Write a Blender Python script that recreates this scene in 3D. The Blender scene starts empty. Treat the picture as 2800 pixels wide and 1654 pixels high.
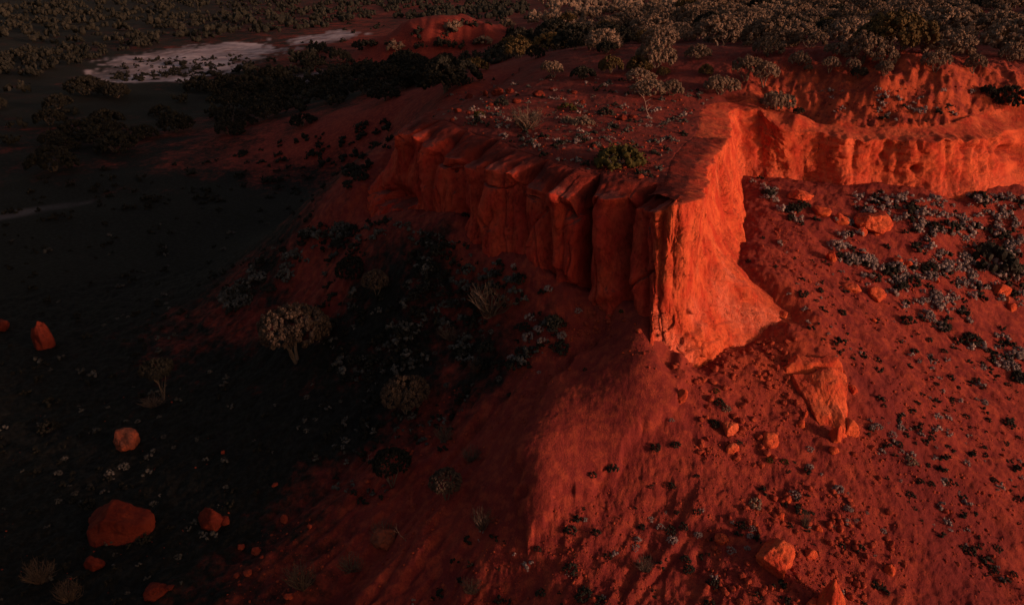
import bpy, math, random, time
import numpy as np
from math import radians, sin, cos, tan, atan2, sqrt, pi
T0 = time.time()
SC = bpy.context.scene
# ------------------------------------------------------------------ camera
PW, PH, FP = 2800.0, 1654.0, 2198.0          # photo size and focal length in its pixels
PITCH = radians(23.0)
CZ = 30.0
cam_d = bpy.data.cameras.new('camera')
cam = bpy.data.objects.new('camera', cam_d)
SC.collection.objects.link(cam)
cam.location = (0, 0, CZ)
cam.rotation_euler = (radians(90) - PITCH, 0, 0)
cam_d.sensor_width = 36.0
cam_d.lens = FP / PW * 36.0
cam_d.clip_end = 20000
cam_d.clip_start = 0.5
SC.camera = cam
# ------------------------------------------------------------------ light
SUN_EL, SUN_AZ = radians(8.5), atan2(0.89, -0.46)      # azimuth measured from +Y towards +X
w = bpy.data.worlds.new('World'); SC.world = w; w.use_nodes = True
nt = w.node_tree; nt.nodes.clear()
sky = nt.nodes.new('ShaderNodeTexSky'); sky.sky_type = 'NISHITA'; sky.sun_disc = False
sky.sun_elevation = SUN_EL; sky.sun_rotation = SUN_AZ
sky.dust_density = 4.0; sky.air_density = 1.2; sky.ozone_density = 0.6
tint = nt.nodes.new('ShaderNodeMix'); tint.data_type = 'RGBA'; tint.blend_type = 'MULTIPLY'
tint.inputs['Factor'].default_value = 1.0
tint.inputs['B'].default_value = (1.0, 0.74, 0.66, 1)
bg = nt.nodes.new('ShaderNodeBackground'); bg.inputs['Strength'].default_value = 0.125
wo = nt.nodes.new('ShaderNodeOutputWorld')
nt.links.new(sky.outputs[0], tint.inputs['A']); nt.links.new(tint.outputs['Result'], bg.inputs['Color'])
nt.links.new(bg.outputs[0], wo.inputs['Surface'])
sd = bpy.data.lights.new('sun', 'SUN'); sd.energy = 3.6; sd.angle = radians(5.0); sd.color = (1.0, 0.52, 0.33)
sun = bpy.data.objects.new('sun', sd); SC.collection.objects.link(sun)
from mathutils import Vector, Matrix
SDIR = Vector((sin(SUN_AZ) * cos(SUN_EL), cos(SUN_AZ) * cos(SUN_EL), sin(SUN_EL)))
sun.rotation_euler = SDIR.to_track_quat('Z', 'Y').to_euler()
sun.location = (60, -50, 60)
vs = SC.view_settings
vs.view_transform = 'Standard'; vs.look = 'None'; vs.exposure = 0.0; vs.gamma = 1.0; vs.use_curve_mapping = False
SC.cycles.max_bounces = 5

# ------------------------------------------------------------------ projection helpers
SP, CP = sin(PITCH), cos(PITCH)
def rayd(px, py):
    u = (np.asarray(px, float) - PW / 2) / FP; v = (PH / 2 - np.asarray(py, float)) / FP
    return u, CP + v * SP, -SP + v * CP
def at_z(px, py, z):
    dx, dy, dz = rayd(px, py); t = (z - CZ) / dz
    return np.stack([dx * t, dy * t, np.broadcast_to(z, np.shape(t)).astype(float)], -1)
def project(x, y, z):
    zz = z - CZ; depth = y * CP - zz * SP; up = y * SP + zz * CP
    return PW / 2 + FP * x / depth, PH / 2 - FP * up / depth, depth
def at_plane(px, py, p0, n, o):
    dx, dy, dz = rayd(px, py); t = (o + p0[0] * n[0] + p0[1] * n[1]) / (dx * n[0] + dy * n[1])
    return np.array([dx * t, dy * t, CZ + dz * t])

# ------------------------------------------------------------------ noise
_rs = np.random.RandomState(7)
_perm = np.concatenate([_rs.permutation(256)] * 3).astype(np.int32)
_ang = _rs.rand(256) * 2 * pi
_g2 = np.stack([np.cos(_ang), np.sin(_ang)], -1).astype(np.float32)
_g3 = _rs.randn(256, 3); _g3 /= np.linalg.norm(_g3, axis=1)[:, None]; _g3 = _g3.astype(np.float32)
def pn2(x, y):
    xi = np.floor(x).astype(np.int64); yi = np.floor(y).astype(np.int64)
    xf = (x - xi).astype(np.float32); yf = (y - yi).astype(np.float32)
    u = xf * xf * xf * (xf * (xf * 6 - 15) + 10); v = yf * yf * yf * (yf * (yf * 6 - 15) + 10)
    X = xi & 255; Y = yi & 255; X1 = (X + 1) & 255; Y1 = (Y + 1) & 255
    def g(a, b, fx, fy):
        h = _g2[_perm[_perm[a] + b]]; return h[..., 0] * fx + h[..., 1] * fy
    n00 = g(X, Y, xf, yf); n10 = g(X1, Y, xf - 1, yf); n01 = g(X, Y1, xf, yf - 1); n11 = g(X1, Y1, xf - 1, yf - 1)
    a = n00 + u * (n10 - n00); b = n01 + u * (n11 - n01)
    return (a + v * (b - a)) * 1.5
def pn3(x, y, z):
    xi = np.floor(x).astype(np.int64); yi = np.floor(y).astype(np.int64); zi = np.floor(z).astype(np.int64)
    xf = (x - xi).astype(np.float32); yf = (y - yi).astype(np.float32); zf = (z - zi).astype(np.float32)
    f = lambda t: t * t * t * (t * (t * 6 - 15) + 10)
    u, v, w_ = f(xf), f(yf), f(zf)
    X, Y, Z = xi & 255, yi & 255, zi & 255; X1, Y1, Z1 = (X + 1) & 255, (Y + 1) & 255, (Z + 1) & 255
    def g(a, b, c, fx, fy, fz):
        h = _g3[_perm[_perm[_perm[a] + b] + c]]; return h[..., 0] * fx + h[..., 1] * fy + h[..., 2] * fz
    def l(a, b, t): return a + t * (b - a)
    r = l(l(l(g(X, Y, Z, xf, yf, zf), g(X1, Y, Z, xf - 1, yf, zf), u), l(g(X, Y1, Z, xf, yf - 1, zf), g(X1, Y1, Z, xf - 1, yf - 1, zf), u), v),
          l(l(g(X, Y, Z1, xf, yf, zf - 1), g(X1, Y, Z1, xf - 1, yf, zf - 1), u), l(g(X, Y1, Z1, xf, yf - 1, zf - 1), g(X1, Y1, Z1, xf - 1, yf - 1, zf - 1), u), v), w_)
    return r * 1.5
def fbm3(x, y, z, o=4):
    r = 0; a = 1
    for i in range(o):
        r = r + a * pn3(x, y, z); x = x * 2.03 + 17.1; y = y * 2.03 + 5.7; z = z * 2.03 + 9.2; a *= .5
    return r
def worley(x, y, seed=3):            # 2-D cell noise: distance to nearest and second nearest seed
    xi = np.floor(x).astype(np.int64); yi = np.floor(y).astype(np.int64)
    d1 = np.full(np.shape(x), 9.0, np.float32); d2 = d1.copy(); cid = np.zeros(np.shape(x), np.float32)
    for a in (-1, 0, 1):
        for b in (-1, 0, 1):
            h = _perm[_perm[(xi + a + seed) & 255] + ((yi + b) & 255)]
            jx = h / 255.0; jy = _perm[h + 61] / 255.0
            d = np.sqrt((xi + a + jx - x) ** 2 + (yi + b + jy - y) ** 2).astype(np.float32)
            m = d < d1
            d2 = np.where(m, d1, np.minimum(d2, d)); cid = np.where(m, _perm[h + 11] / 255.0, cid); d1 = np.where(m, d, d1)
    return d1, d2, cid
def sstep(a, b, x):
    t = np.clip((x - a) / (b - a), 0, 1); return t * t * (3 - 2 * t)

# ------------------------------------------------------------------ cliff stations
# rim (px, py, z) and base (px, py, outward offset from the flank's plane)
PA, PB = np.array([-7.9, 49.5]), np.array([6.45, 31.6])
_t = (PB - PA) / np.linalg.norm(PB - PA); FN = np.array([_t[1], -_t[0]])      # outward normal of the shaded flank
flank = [((1086, 362, 20.2), (984, 590, .9)), ((1108, 346, 20.6), (1046, 578, .3)), ((1150, 350, 20.8), (1123, 568, .0)), ((1206, 386, 20.5), (1185, 576, .2)),
         ((1274, 403, 20.5), (1242, 578, .2)), ((1300, 415, 20.5), (1275, 650, .9)), ((1338, 431, 20.5), (1338, 676, .7)), ((1373, 447, 20.5), (1395, 690, .6)),
         ((1417, 460, 20.4), (1449, 700, .6)), ((1450, 476, 20.4), (1470, 750, .9)), ((1501, 490, 20.4), (1530, 768, .4)), ((1550, 500, 20.4), (1578, 785, .1)),
         ((1596, 512, 20.3), (1600, 818, .0)), ((1656, 518, 20.3), (1660, 822, -.4)), ((1716, 520, 20.3), (1716, 845, -.5)), ((1760, 535, 20.3), (1760, 885, -.1)),
         ((1800, 548, 20.4), (1800, 962, .4))]
RIM, BAS = [], []
for (x, y, z, bx_, by_, bz_) in [(-1.0, 76, 19.6, -4.5, 77, 19.4), (-3.2, 66, 20.2, -6.5, 66.5, 18.8), (-5.6, 58, 20.4, -8.8, 58, 17.6), (-7.3, 52.5, 20.3, -10.3, 52.5, 16.4)]:
    RIM.append((x, y, z)); BAS.append((bx_, by_, bz_))
for (a, b) in flank:
    RIM.append(tuple(at_z(*a))); BAS.append(tuple(at_plane(b[0], b[1], PA, FN, b[2])))
lit = [((1832, 560, 20.5), (1822, 1010, 13.4)), ((1872, 560, 20.5), (1900, 990, 13.4)), ((1908, 545, 20.5), (1975, 965, 13.4)), ((1928, 520, 20.4), (2060, 930, 13.5)),
       ((1938, 500, 20.4), (2165, 888, 13.8)), ((1937, 480, 20.4), (2240, 852, 14.1)), ((1940, 460, 20.4), (2165, 800, 14.6)), ((1947, 440, 20.4), (2064, 745, 15.0)),
       ((1960, 420, 20.4), (2058, 680, 15.2)), ((1985, 395, 20.4), (2054, 610, 15.5)), ((2003, 370, 20.5), (2048, 560, 15.9)), ((1998, 335, 20.5), (2038, 510, 16.3)),
       ((1990, 302, 20.6), (2034, 480, 16.5)), ((2020, 294, 20.6), (2062, 482, 16.5)), ((2079, 296, 20.5), (2098, 488, 16.4)), ((2108, 326, 20.0), (2128, 490, 16.4)),
       ((2138, 355, 19.4), (2180, 493, 16.3)), ((2238, 360, 19.3), (2240, 497, 16.2)), ((2317, 376, 19.1), (2309, 508, 16.2)), ((2397, 379, 19.0), (2385, 498, 16.3)),
       ((2476, 382, 19.0), (2470, 507, 16.2)), ((2556, 386, 19.0), (2556, 519, 16.0)), ((2675, 378, 19.0), (2675, 519, 16.0)), ((2800, 348, 19.2), (2795, 499, 16.0)),
       ((3000, 330, 19.3), (3000, 480, 16.0)), ((3300, 318, 19.3), (3300, 462, 16.0)), ((3900, 300, 19.3), (3900, 440, 16.6))]
for (a, b) in lit:
    RIM.append(tuple(at_z(*a))); BAS.append(tuple(at_z(*b)))
RIM, BAS = np.array(RIM), np.array(BAS)
seg = 0.5 * (np.linalg.norm(np.diff(RIM, axis=0), axis=1) + np.linalg.norm(np.diff(BAS, axis=0), axis=1))
S = np.concatenate([[0], np.cumsum(seg)]); STOT = S[-1]
NU = 1500
# uneven steps: dense in view
us_ = np.linspace(0, STOT, 6000)
mx = np.interp(us_, S, RIM[:, 0]); my = np.interp(us_, S, RIM[:, 1])
den = np.where((mx > -9) & (mx < 34), 1.0, 0.18) * np.clip(42 / np.hypot(mx, my), .6, 1.4)
cd = np.concatenate([[0], np.cumsum(den[1:])]); U = np.interp(np.linspace(0, cd[-1], NU), cd, us_)
def smooth_curve(P, sig):
    g = np.linspace(0, STOT, 4000); st = g[1] - g[0]; n = int(3 * sig / st); k = np.exp(-.5 * (np.arange(-n, n + 1) * st / sig) ** 2); k /= k.sum()
    out = []
    for c in range(3):
        v = np.interp(g, S, P[:, c]); vp = np.concatenate([2 * v[0] - v[n:0:-1], v, 2 * v[-1] - v[-2:-n - 2:-1]])
        out.append(np.interp(U, g, np.convolve(vp, k, 'valid')))
    return np.stack(out, -1)
Rc = smooth_curve(RIM, .16); Bc = smooth_curve(BAS, .28); Rsm = smooth_curve(RIM, 1.4)
tn = np.gradient(Rsm[:, :2], axis=0); tn /= np.linalg.norm(tn, axis=1)[:, None]
NRM = np.stack([tn[:, 1], -tn[:, 0]], -1)
INSET = np.interp(U, [0, 14, 22, STOT], [2.0, 2.0, 2.2, 2.2])
INN = Rsm[:, :2] - NRM * INSET[:, None]                                        # smooth line behind the rim where cliff mesh and plateau overlap
POL = Rsm[:, :2] - NRM * (INSET - .25)[:, None]

# ------------------------------------------------------------------ terrain control points: (px, py, z, darkness: scrub cover and shade painted into the soil)
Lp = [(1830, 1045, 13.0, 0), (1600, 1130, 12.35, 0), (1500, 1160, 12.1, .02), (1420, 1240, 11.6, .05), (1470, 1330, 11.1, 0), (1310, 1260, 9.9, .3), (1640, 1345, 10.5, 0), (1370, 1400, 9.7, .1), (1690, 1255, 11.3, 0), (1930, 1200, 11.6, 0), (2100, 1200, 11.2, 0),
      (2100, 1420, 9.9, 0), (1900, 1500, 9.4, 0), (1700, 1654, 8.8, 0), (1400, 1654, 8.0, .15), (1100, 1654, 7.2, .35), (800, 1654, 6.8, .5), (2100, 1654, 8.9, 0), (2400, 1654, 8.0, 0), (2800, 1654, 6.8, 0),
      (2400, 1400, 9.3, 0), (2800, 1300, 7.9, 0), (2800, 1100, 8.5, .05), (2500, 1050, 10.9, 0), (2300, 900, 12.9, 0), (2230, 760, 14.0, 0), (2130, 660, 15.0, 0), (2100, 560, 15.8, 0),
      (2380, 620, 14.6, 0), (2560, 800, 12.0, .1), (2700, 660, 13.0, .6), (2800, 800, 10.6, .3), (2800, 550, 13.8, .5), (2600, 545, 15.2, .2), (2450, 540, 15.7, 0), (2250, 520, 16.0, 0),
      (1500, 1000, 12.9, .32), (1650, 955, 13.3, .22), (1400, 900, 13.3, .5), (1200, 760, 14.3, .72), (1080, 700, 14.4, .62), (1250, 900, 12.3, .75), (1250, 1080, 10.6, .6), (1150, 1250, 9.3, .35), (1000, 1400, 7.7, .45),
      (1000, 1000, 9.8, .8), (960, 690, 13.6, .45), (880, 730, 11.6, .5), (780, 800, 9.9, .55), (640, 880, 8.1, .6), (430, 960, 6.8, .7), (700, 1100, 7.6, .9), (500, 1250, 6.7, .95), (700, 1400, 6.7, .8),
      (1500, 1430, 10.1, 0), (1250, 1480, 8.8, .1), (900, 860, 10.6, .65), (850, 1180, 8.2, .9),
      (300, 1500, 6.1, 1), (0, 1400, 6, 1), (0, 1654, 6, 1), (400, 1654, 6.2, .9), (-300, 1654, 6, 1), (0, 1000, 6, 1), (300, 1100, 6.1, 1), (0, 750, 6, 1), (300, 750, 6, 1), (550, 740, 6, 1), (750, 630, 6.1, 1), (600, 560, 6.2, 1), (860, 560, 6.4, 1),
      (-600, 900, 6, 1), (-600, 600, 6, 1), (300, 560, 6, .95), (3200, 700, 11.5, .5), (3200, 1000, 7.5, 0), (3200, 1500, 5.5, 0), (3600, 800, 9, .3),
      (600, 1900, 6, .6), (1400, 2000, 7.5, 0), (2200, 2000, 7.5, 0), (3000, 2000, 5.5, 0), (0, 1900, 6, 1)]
Up = [(1300, 340, 21.0, 0), (1500, 400, 20.9, 0), (1700, 460, 20.6, 0), (1850, 480, 20.5, 0), (1500, 300, 21.2, .15), (1350, 270, 20.8, .1), (1700, 300, 21.1, .05), (1850, 330, 20.8, 0), (1900, 250, 21.4, .1), (1700, 220, 21.6, .3),
      (1450, 200, 21.2, .4), (2000, 240, 21.5, .2), (2200, 215, 21.9, .1), (2180, 290, 20.9, 0), (2400, 215, 22.3, 0), (2600, 215, 22.3, .05), (2800, 230, 21.8, .1), (2300, 330, 19.7, 0), (2500, 320, 20.0, 0), (2700, 310, 20.0, 0), (2800, 280, 20.5, 0),
      (2500, 265, 21.1, 0), (2350, 265, 21.0, 0), (2650, 260, 21.1, 0),
      (3200, 260, 21, .1), (3200, 180, 22, .4), (2600, 150, 22.1, .4), (2200, 130, 21.8, .4), (1800, 120, 21.0, .5), (1600, 130, 20.3, .5), (1450, 150, 19.4, .4), (2500, 80, 20.8, .4), (2000, 60, 20, .45), (1600, 60, 16, .5), (3200, 90, 20.6, .4)]
# shared by both sheets (land beyond the mesa)
Xp = [(1100, 300, 15.5, .1), (1180, 250, 17.6, .2), (1000, 330, 11.5, .2), (850, 380, 9.0, .3), (700, 430, 7.0, .55), (900, 440, 7.4, .45), (1000, 470, 7.6, .6), (980, 540, 8.3, .9), (1100, 230, 13.0, .8), (900, 260, 9.5, .8), (1280, 180, 17.5, .6), (1400, 140, 16.5, .3),
      (600, 330, 6.8, .7), (300, 400, 6, .7), (0, 400, 6, .75), (0, 300, 6, .85), (300, 300, 6, .9), (700, 250, 6, .9), (0, 150, 6, .9), (300, 130, 6, .75), (600, 120, 6, .7), (0, 30, 6.5, .9), (400, 40, 6.5, .9), (800, 30, 7, .6),
      (800, 180, 6.2, .6), (1000, 150, 7.2, .4), (1150, 170, 8, .35), (1200, 40, 9, .5), (1500, 30, 12, .5), (1900, 15, 16, .5), (2400, 10, 18, .5), (2800, 10, 19, .5), (3300, 10, 19, .5), (-500, 300, 6, .8), (-500, 100, 6, .9), (-500, 20, 6.5, .9), (1400, 90, 12.5, .3)]
FAR = [(x, 5500.0, 8.0, .6) for x in (-5000, -2500, 0, 2500, 5000)] + [(x, 1500.0, z, .6) for x, z in ((-1500, 6), (-700, 7), (0, 10), (700, 15), (1500, 16))]
def w_of(L):
    a = np.array(L, float); p = at_z(a[:, 0], a[:, 1], a[:, 2]); return np.concatenate([p, a[:, 3:4]], 1)
Xw = np.concatenate([w_of(Xp), np.array(FAR)])
vis = (S > 3)
Bw = np.concatenate([BAS - [0, 0, .05], np.zeros((len(BAS), 1))], 1)
Bw[:22, 3] = .35
Bw[17:25, 2] -= np.array([.1, .25, .4, .5, .5, .4, .3, .2])
_rin = RIM.copy(); _rin[:, :2] -= 1.0 * np.stack([np.interp(S, U, NRM[:, 0]), np.interp(S, U, NRM[:, 1])], -1)
Rw = np.concatenate([_rin, np.zeros((len(RIM), 1))], 1)
Bin = BAS.copy(); Bin[:, :2] -= 4.0 * np.stack([np.interp(S, U, NRM[:, 0]), np.interp(S, U, NRM[:, 1])], -1); Bin = Bin[::2]
Bin = np.concatenate([Bin + [0, 0, -1.2], np.zeros((len(Bin), 1))], 1)
_b2 = BAS.copy(); _b2[:, :2] -= 1.3 * np.stack([np.interp(S, U, NRM[:, 0]), np.interp(S, U, NRM[:, 1])], -1); _b2 = _b2[4:30]
Bin = np.concatenate([Bin, np.concatenate([_b2 + [0, 0, -.5], np.zeros((len(_b2), 1))], 1)])
nearL = np.array([(-30, 3, 6, 1), (0, 3, 8, .3), (30, 3, 6, 0), (60, 20, 5, 0), (-60, 20, 6, 1), (0, 12, 7.6, .1), (70, 60, 12, .3), (-120, 60, 6, 1)], float)
def warp(x, y):
    D = np.hypot(x, y) + 3.0; return np.arctan2(x, y) * 1.0, np.log(D)
class RBF:
    def __init__(s, P, lam=-4e-4):
        X = np.stack(warp(P[:, 0], P[:, 1]), -1); n = len(X); s.X = X
        K = s.k(X[:, None, :] - X[None]); A = np.zeros((n + 3, n + 3)); A[:n, :n] = K + lam * np.eye(n)
        Q = np.concatenate([np.ones((n, 1)), X], 1); A[:n, n:] = Q; A[n:, :n] = Q.T
        b = np.zeros((n + 3, 2)); b[:n] = P[:, 2:4]; s.w = np.linalg.solve(A, b)
    @staticmethod
    def k(d):
        r2 = (d ** 2).sum(-1) + 1e-5; return 0.5 * np.sqrt(r2) * r2 ** 0.25      # r^1.5 kernel: close to thin plate, little overshoot
    def __call__(s, x, y):
        sh = np.shape(x); X = np.stack([np.ravel(c) for c in warp(x, y)], -1).astype(np.float32); out = np.empty((len(X), 2)); n = len(s.X)
        for i in range(0, len(X), 60000):
            c = X[i:i + 60000]; r2 = (c[:, 0:1] - s.X[:, 0].astype(np.float32)) ** 2 + (c[:, 1:2] - s.X[:, 1].astype(np.float32)) ** 2 + 1e-5
            out[i:i + 60000] = (0.5 * r2 ** .75) @ s.w[:n] + s.w[n] + c @ s.w[n + 1:]
        return out[:, 0].reshape(sh), out[:, 1].reshape(sh)
fL = RBF(np.concatenate([w_of(Lp), Xw, Bw, Bin, nearL])); fU = RBF(np.concatenate([w_of(Up), Xw, Rw[1:]]))

def in_poly(x, y, P):
    r = np.zeros(np.shape(x), bool); n = len(P)
    for i in range(n):
        x1, y1 = P[i]; x2, y2 = P[(i + 1) % n]
        if y1 == y2: continue
        c = ((y1 > y) != (y2 > y)); 
        r ^= c & (x < (x2 - x1) * (y - y1) / (y2 - y1) + x1)
    return r
PC = POL[::3]
# close the plateau polygon far behind
endp = PC[-1]; POLY = np.concatenate([PC, [[endp[0] + 400, endp[1] - 20], [9000, 60], [9000, 9000], [-40, 9000], [-20, 300], [PC[0][0] - 4, 130]]])
def seg_dist(x, y, P, Q):
    d = Q - P; t = np.clip(((x - P[0]) * d[0] + (y - P[1]) * d[1]) / (d @ d), 0, 1)
    return np.hypot(x - P[0] - t * d[0], y - P[1] - t * d[1])
BACK = np.array([POLY[-2], POLY[-1], PC[0]])
# slab plate on the spur
def wpoly(pts, z): return np.array([at_z(a, b, z)[:2] for a, b in pts])
SLAB = wpoly([(1455, 1372), (1570, 1318), (1690, 1250), (1800, 1190), (1870, 1120), (1900, 1060), (1800, 1035), (1690, 1040), (1590, 1085), (1500, 1130), (1440, 1185), (1405, 1240), (1398, 1300), (1425, 1310)], 11.4)
def poly_sd(x, y, P):
    ins = in_poly(x, y, P); d = np.full(np.shape(x), 1e9)
    for i in range(len(P)): d = np.minimum(d, seg_dist(x, y, P[i], P[(i + 1) % len(P)]))
    return np.where(ins, d, -d)
PANA = wpoly([(250, 215), (300, 160), (400, 143), (520, 130), (640, 118), (700, 112), (718, 128), (785, 142), (700, 165), (640, 190), (520, 200), (480, 222), (400, 228), (320, 222)], 6.0)
PANB = wpoly([(784, 118), (830, 106), (900, 98), (950, 96), (994, 116), (930, 124), (860, 130)], 6.2)
PANC = wpoly([(750, 215), (800, 200), (900, 193), (960, 200), (920, 215), (860, 228), (770, 232)], 6.6)
MC = at_z(1190, 150, 7.5)                                # far red mound
def ground(x, y, detail=True):
    """height, dark, white of the land at world x, y"""
    x = np.asarray(x, float); y = np.asarray(y, float); D = np.hypot(x, y)
    zl, dl = fL(x, y); zu, du = fU(x, y)
    ins = in_poly(x, y, POLY)
    dist = np.minimum(seg_dist(x, y, BACK[0], BACK[1]), seg_dist(x, y, BACK[1], BACK[2]))
    wd = np.interp(y, [70, 90, 200], [1.0, 7, 25])
    bl = sstep(-1, 1, np.where(ins, 1, -1) * dist / wd)
    bl = np.where(y < 78, ins.astype(float), bl)
    zl0 = zl
    # slab plate and erosion on the lower land
    near = (D < 70)
    q = near & (y > 27) & (y < 56) & (x > -14) & (x < 12); bd = np.full(np.shape(x), 9.0)
    if detail and q.any():
        xq, yq = x[q], y[q]; m = np.full(xq.shape, 9.0)
        for i in range(4, 26): m = np.minimum(m, seg_dist(xq, yq, BAS[i, :2], BAS[i + 1, :2]))
        bd[q] = m
    bdist = lambda a, b: bd
    if detail:
        xn, yn = x + .5 * pn2(x * .8, y * .8) + .15 * pn2(x * 3, y * 3), y + .5 * pn2(x * .8 + 50, y * .8) + .15 * pn2(x * 3 + 50, y * 3)
        sdm = np.full(np.shape(x), -9.0); q = near & (x > -8) & (x < 14) & (y < 42)
        if q.any(): sdm[q] = poly_sd(xn[q], yn[q], SLAB)
        slab = sstep(-.10, .10, sdm)
        h = .42 * slab * (1 - .3 * sstep(.3, 4.5, sdm))
        a = radians(52)                                   # fall line of the spur's shaded side
        s1 = x * cos(a) + y * sin(a); s2 = -x * sin(a) + y * cos(a)
        left = sstep(9, 1, x + (y - 30) * .35) * sstep(58, 46, D)
        er = (pn2(s1 * .12, s2 * .55) * .34 - (1 - np.abs(pn2(s1 * .3 + 9, s2 * 1.3))) * .26 + .16 + pn2(s1 * .7, s2 * 3.1) * .07) * 1.5 * left * (1 - .92 * slab) * np.where(sdm > -8, sstep(-.2, -3.5, sdm), 1) * (1 - .85 * sstep(.5, .9, dl)) * sstep(.8, 5, bdist(x, y))
        a = radians(-50); s1 = x * cos(a) + y * sin(a); s2 = -x * sin(a) + y * cos(a)
        right = sstep(4, 12, x + (y - 30) * .3) * sstep(60, 50, D)
        er2 = (pn2(s1 * .15, s2 * .5) * .22 + np.abs(pn2(s1 * .4 + 9, s2 * 1.3)) * .12) * right
        zl = zl + h + er + er2
        zl = zl + near * (1 - .6 * slab) * (.10 * pn2(x * .9, y * .9) + .06 * pn2(x * 2.2, y * 2.2) + .04 * pn2(x * 5.1, y * 5.1) + .018 * pn2(x * 11, y * 11))
        d1, d2, ci = worley(x * 2.6, y * 2.6)
        rough = sstep(-.05, .4, pn2(x * .23 + 3, y * .23)) * near * (1 - slab)
        zl = zl + rough * (.045 * sstep(.45, .1, d1) * (ci > .45))
        zu = zu + (D < 90) * (.10 * pn2(x * .5, y * .5) + .045 * pn2(x * 1.4, y * 1.4) + .03 * pn2(x * 4, y * 4))
        # rugged orange slope behind the alcove
        rx = sstep(15, 19, x) * sstep(52, 56, y) * sstep(74, 66, y)
        zu = zu + rx * (.55 * pn2(x * .22, y * .12) + .45 * pn2(x * .55, y * .35) - .2 * np.abs(pn2(x * 1.1, y * .8)) + .20 * pn2(x * 2.2, y * 1.6) + .10 * pn2(x * 5, y * 4) + .1)
    far = sstep(60, 110, D)
    z = zl * (1 - bl) + zu * bl
    z = z + 16.0 * sstep(1.0, .35, np.hypot((x - 36) / 13.0, (y + 2) / 9.0) + .08 * pn2(x * .2, y * .2))     # unseen hill added beside the camera to shade the left plain
    z = z + far * (.7 * pn2(x * .03, y * .03) + .35 * pn2(x * .11, y * .11)) * (D < 3000)
    # the far mound: a small mesa
    r = np.hypot((x - MC[0]) / 23.0, (y - MC[1]) / 17.0) + .16 * pn2(x * .12, y * .12) + .05 * pn2(x * .5, y * .5)
    z = z + 7.8 * sstep(1.06, .12, r)
    dark = dl * (1 - bl) + du * bl
    dark = dark * (1 - sstep(1.15, .8, r))
    return z, np.clip(dark, 0, 1), bl
print('setup', time.time() - T0)

# ------------------------------------------------------------------ scene helpers
def put(o, parent=None):
    SC.collection.objects.link(o)
    if parent: o.parent = parent
    return o
def mesh_np(name, V, Fq, mat=None, smooth=True, attrs=None):
    me = bpy.data.meshes.new(name); n, k = Fq.shape
    me.vertices.add(len(V)); me.vertices.foreach_set('co', np.asarray(V, np.float32).ravel())
    me.loops.add(n * k); me.loops.foreach_set('vertex_index', Fq.astype(np.int32).ravel())
    me.polygons.add(n); me.polygons.foreach_set('loop_start', np.arange(0, n * k, k, dtype=np.int32))
    try: me.polygons.foreach_set('loop_total', np.full(n, k, np.int32))
    except Exception: pass
    me.polygons.foreach_set('use_smooth', np.full(n, smooth, bool))
    me.update(calc_edges=True)
    for nm, A in (attrs or {}).items():
        at = me.attributes.new(nm, 'FLOAT', 'POINT'); at.data.foreach_set('value', np.asarray(A, np.float32).ravel())
    if mat: me.materials.append(mat)
    return me
def grid_faces(nr, nc):
    i = np.arange(nr - 1)[:, None] * nc + np.arange(nc - 1)[None]; i = i.ravel()
    return np.stack([i, i + 1, i + nc + 1, i + nc], -1)
def tag(o, label=None, cat=None, group=None, kind=None):
    if label: o['label'] = label
    if cat: o['category'] = cat
    if group: o['group'] = group
    if kind: o['kind'] = kind
    return o

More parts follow.
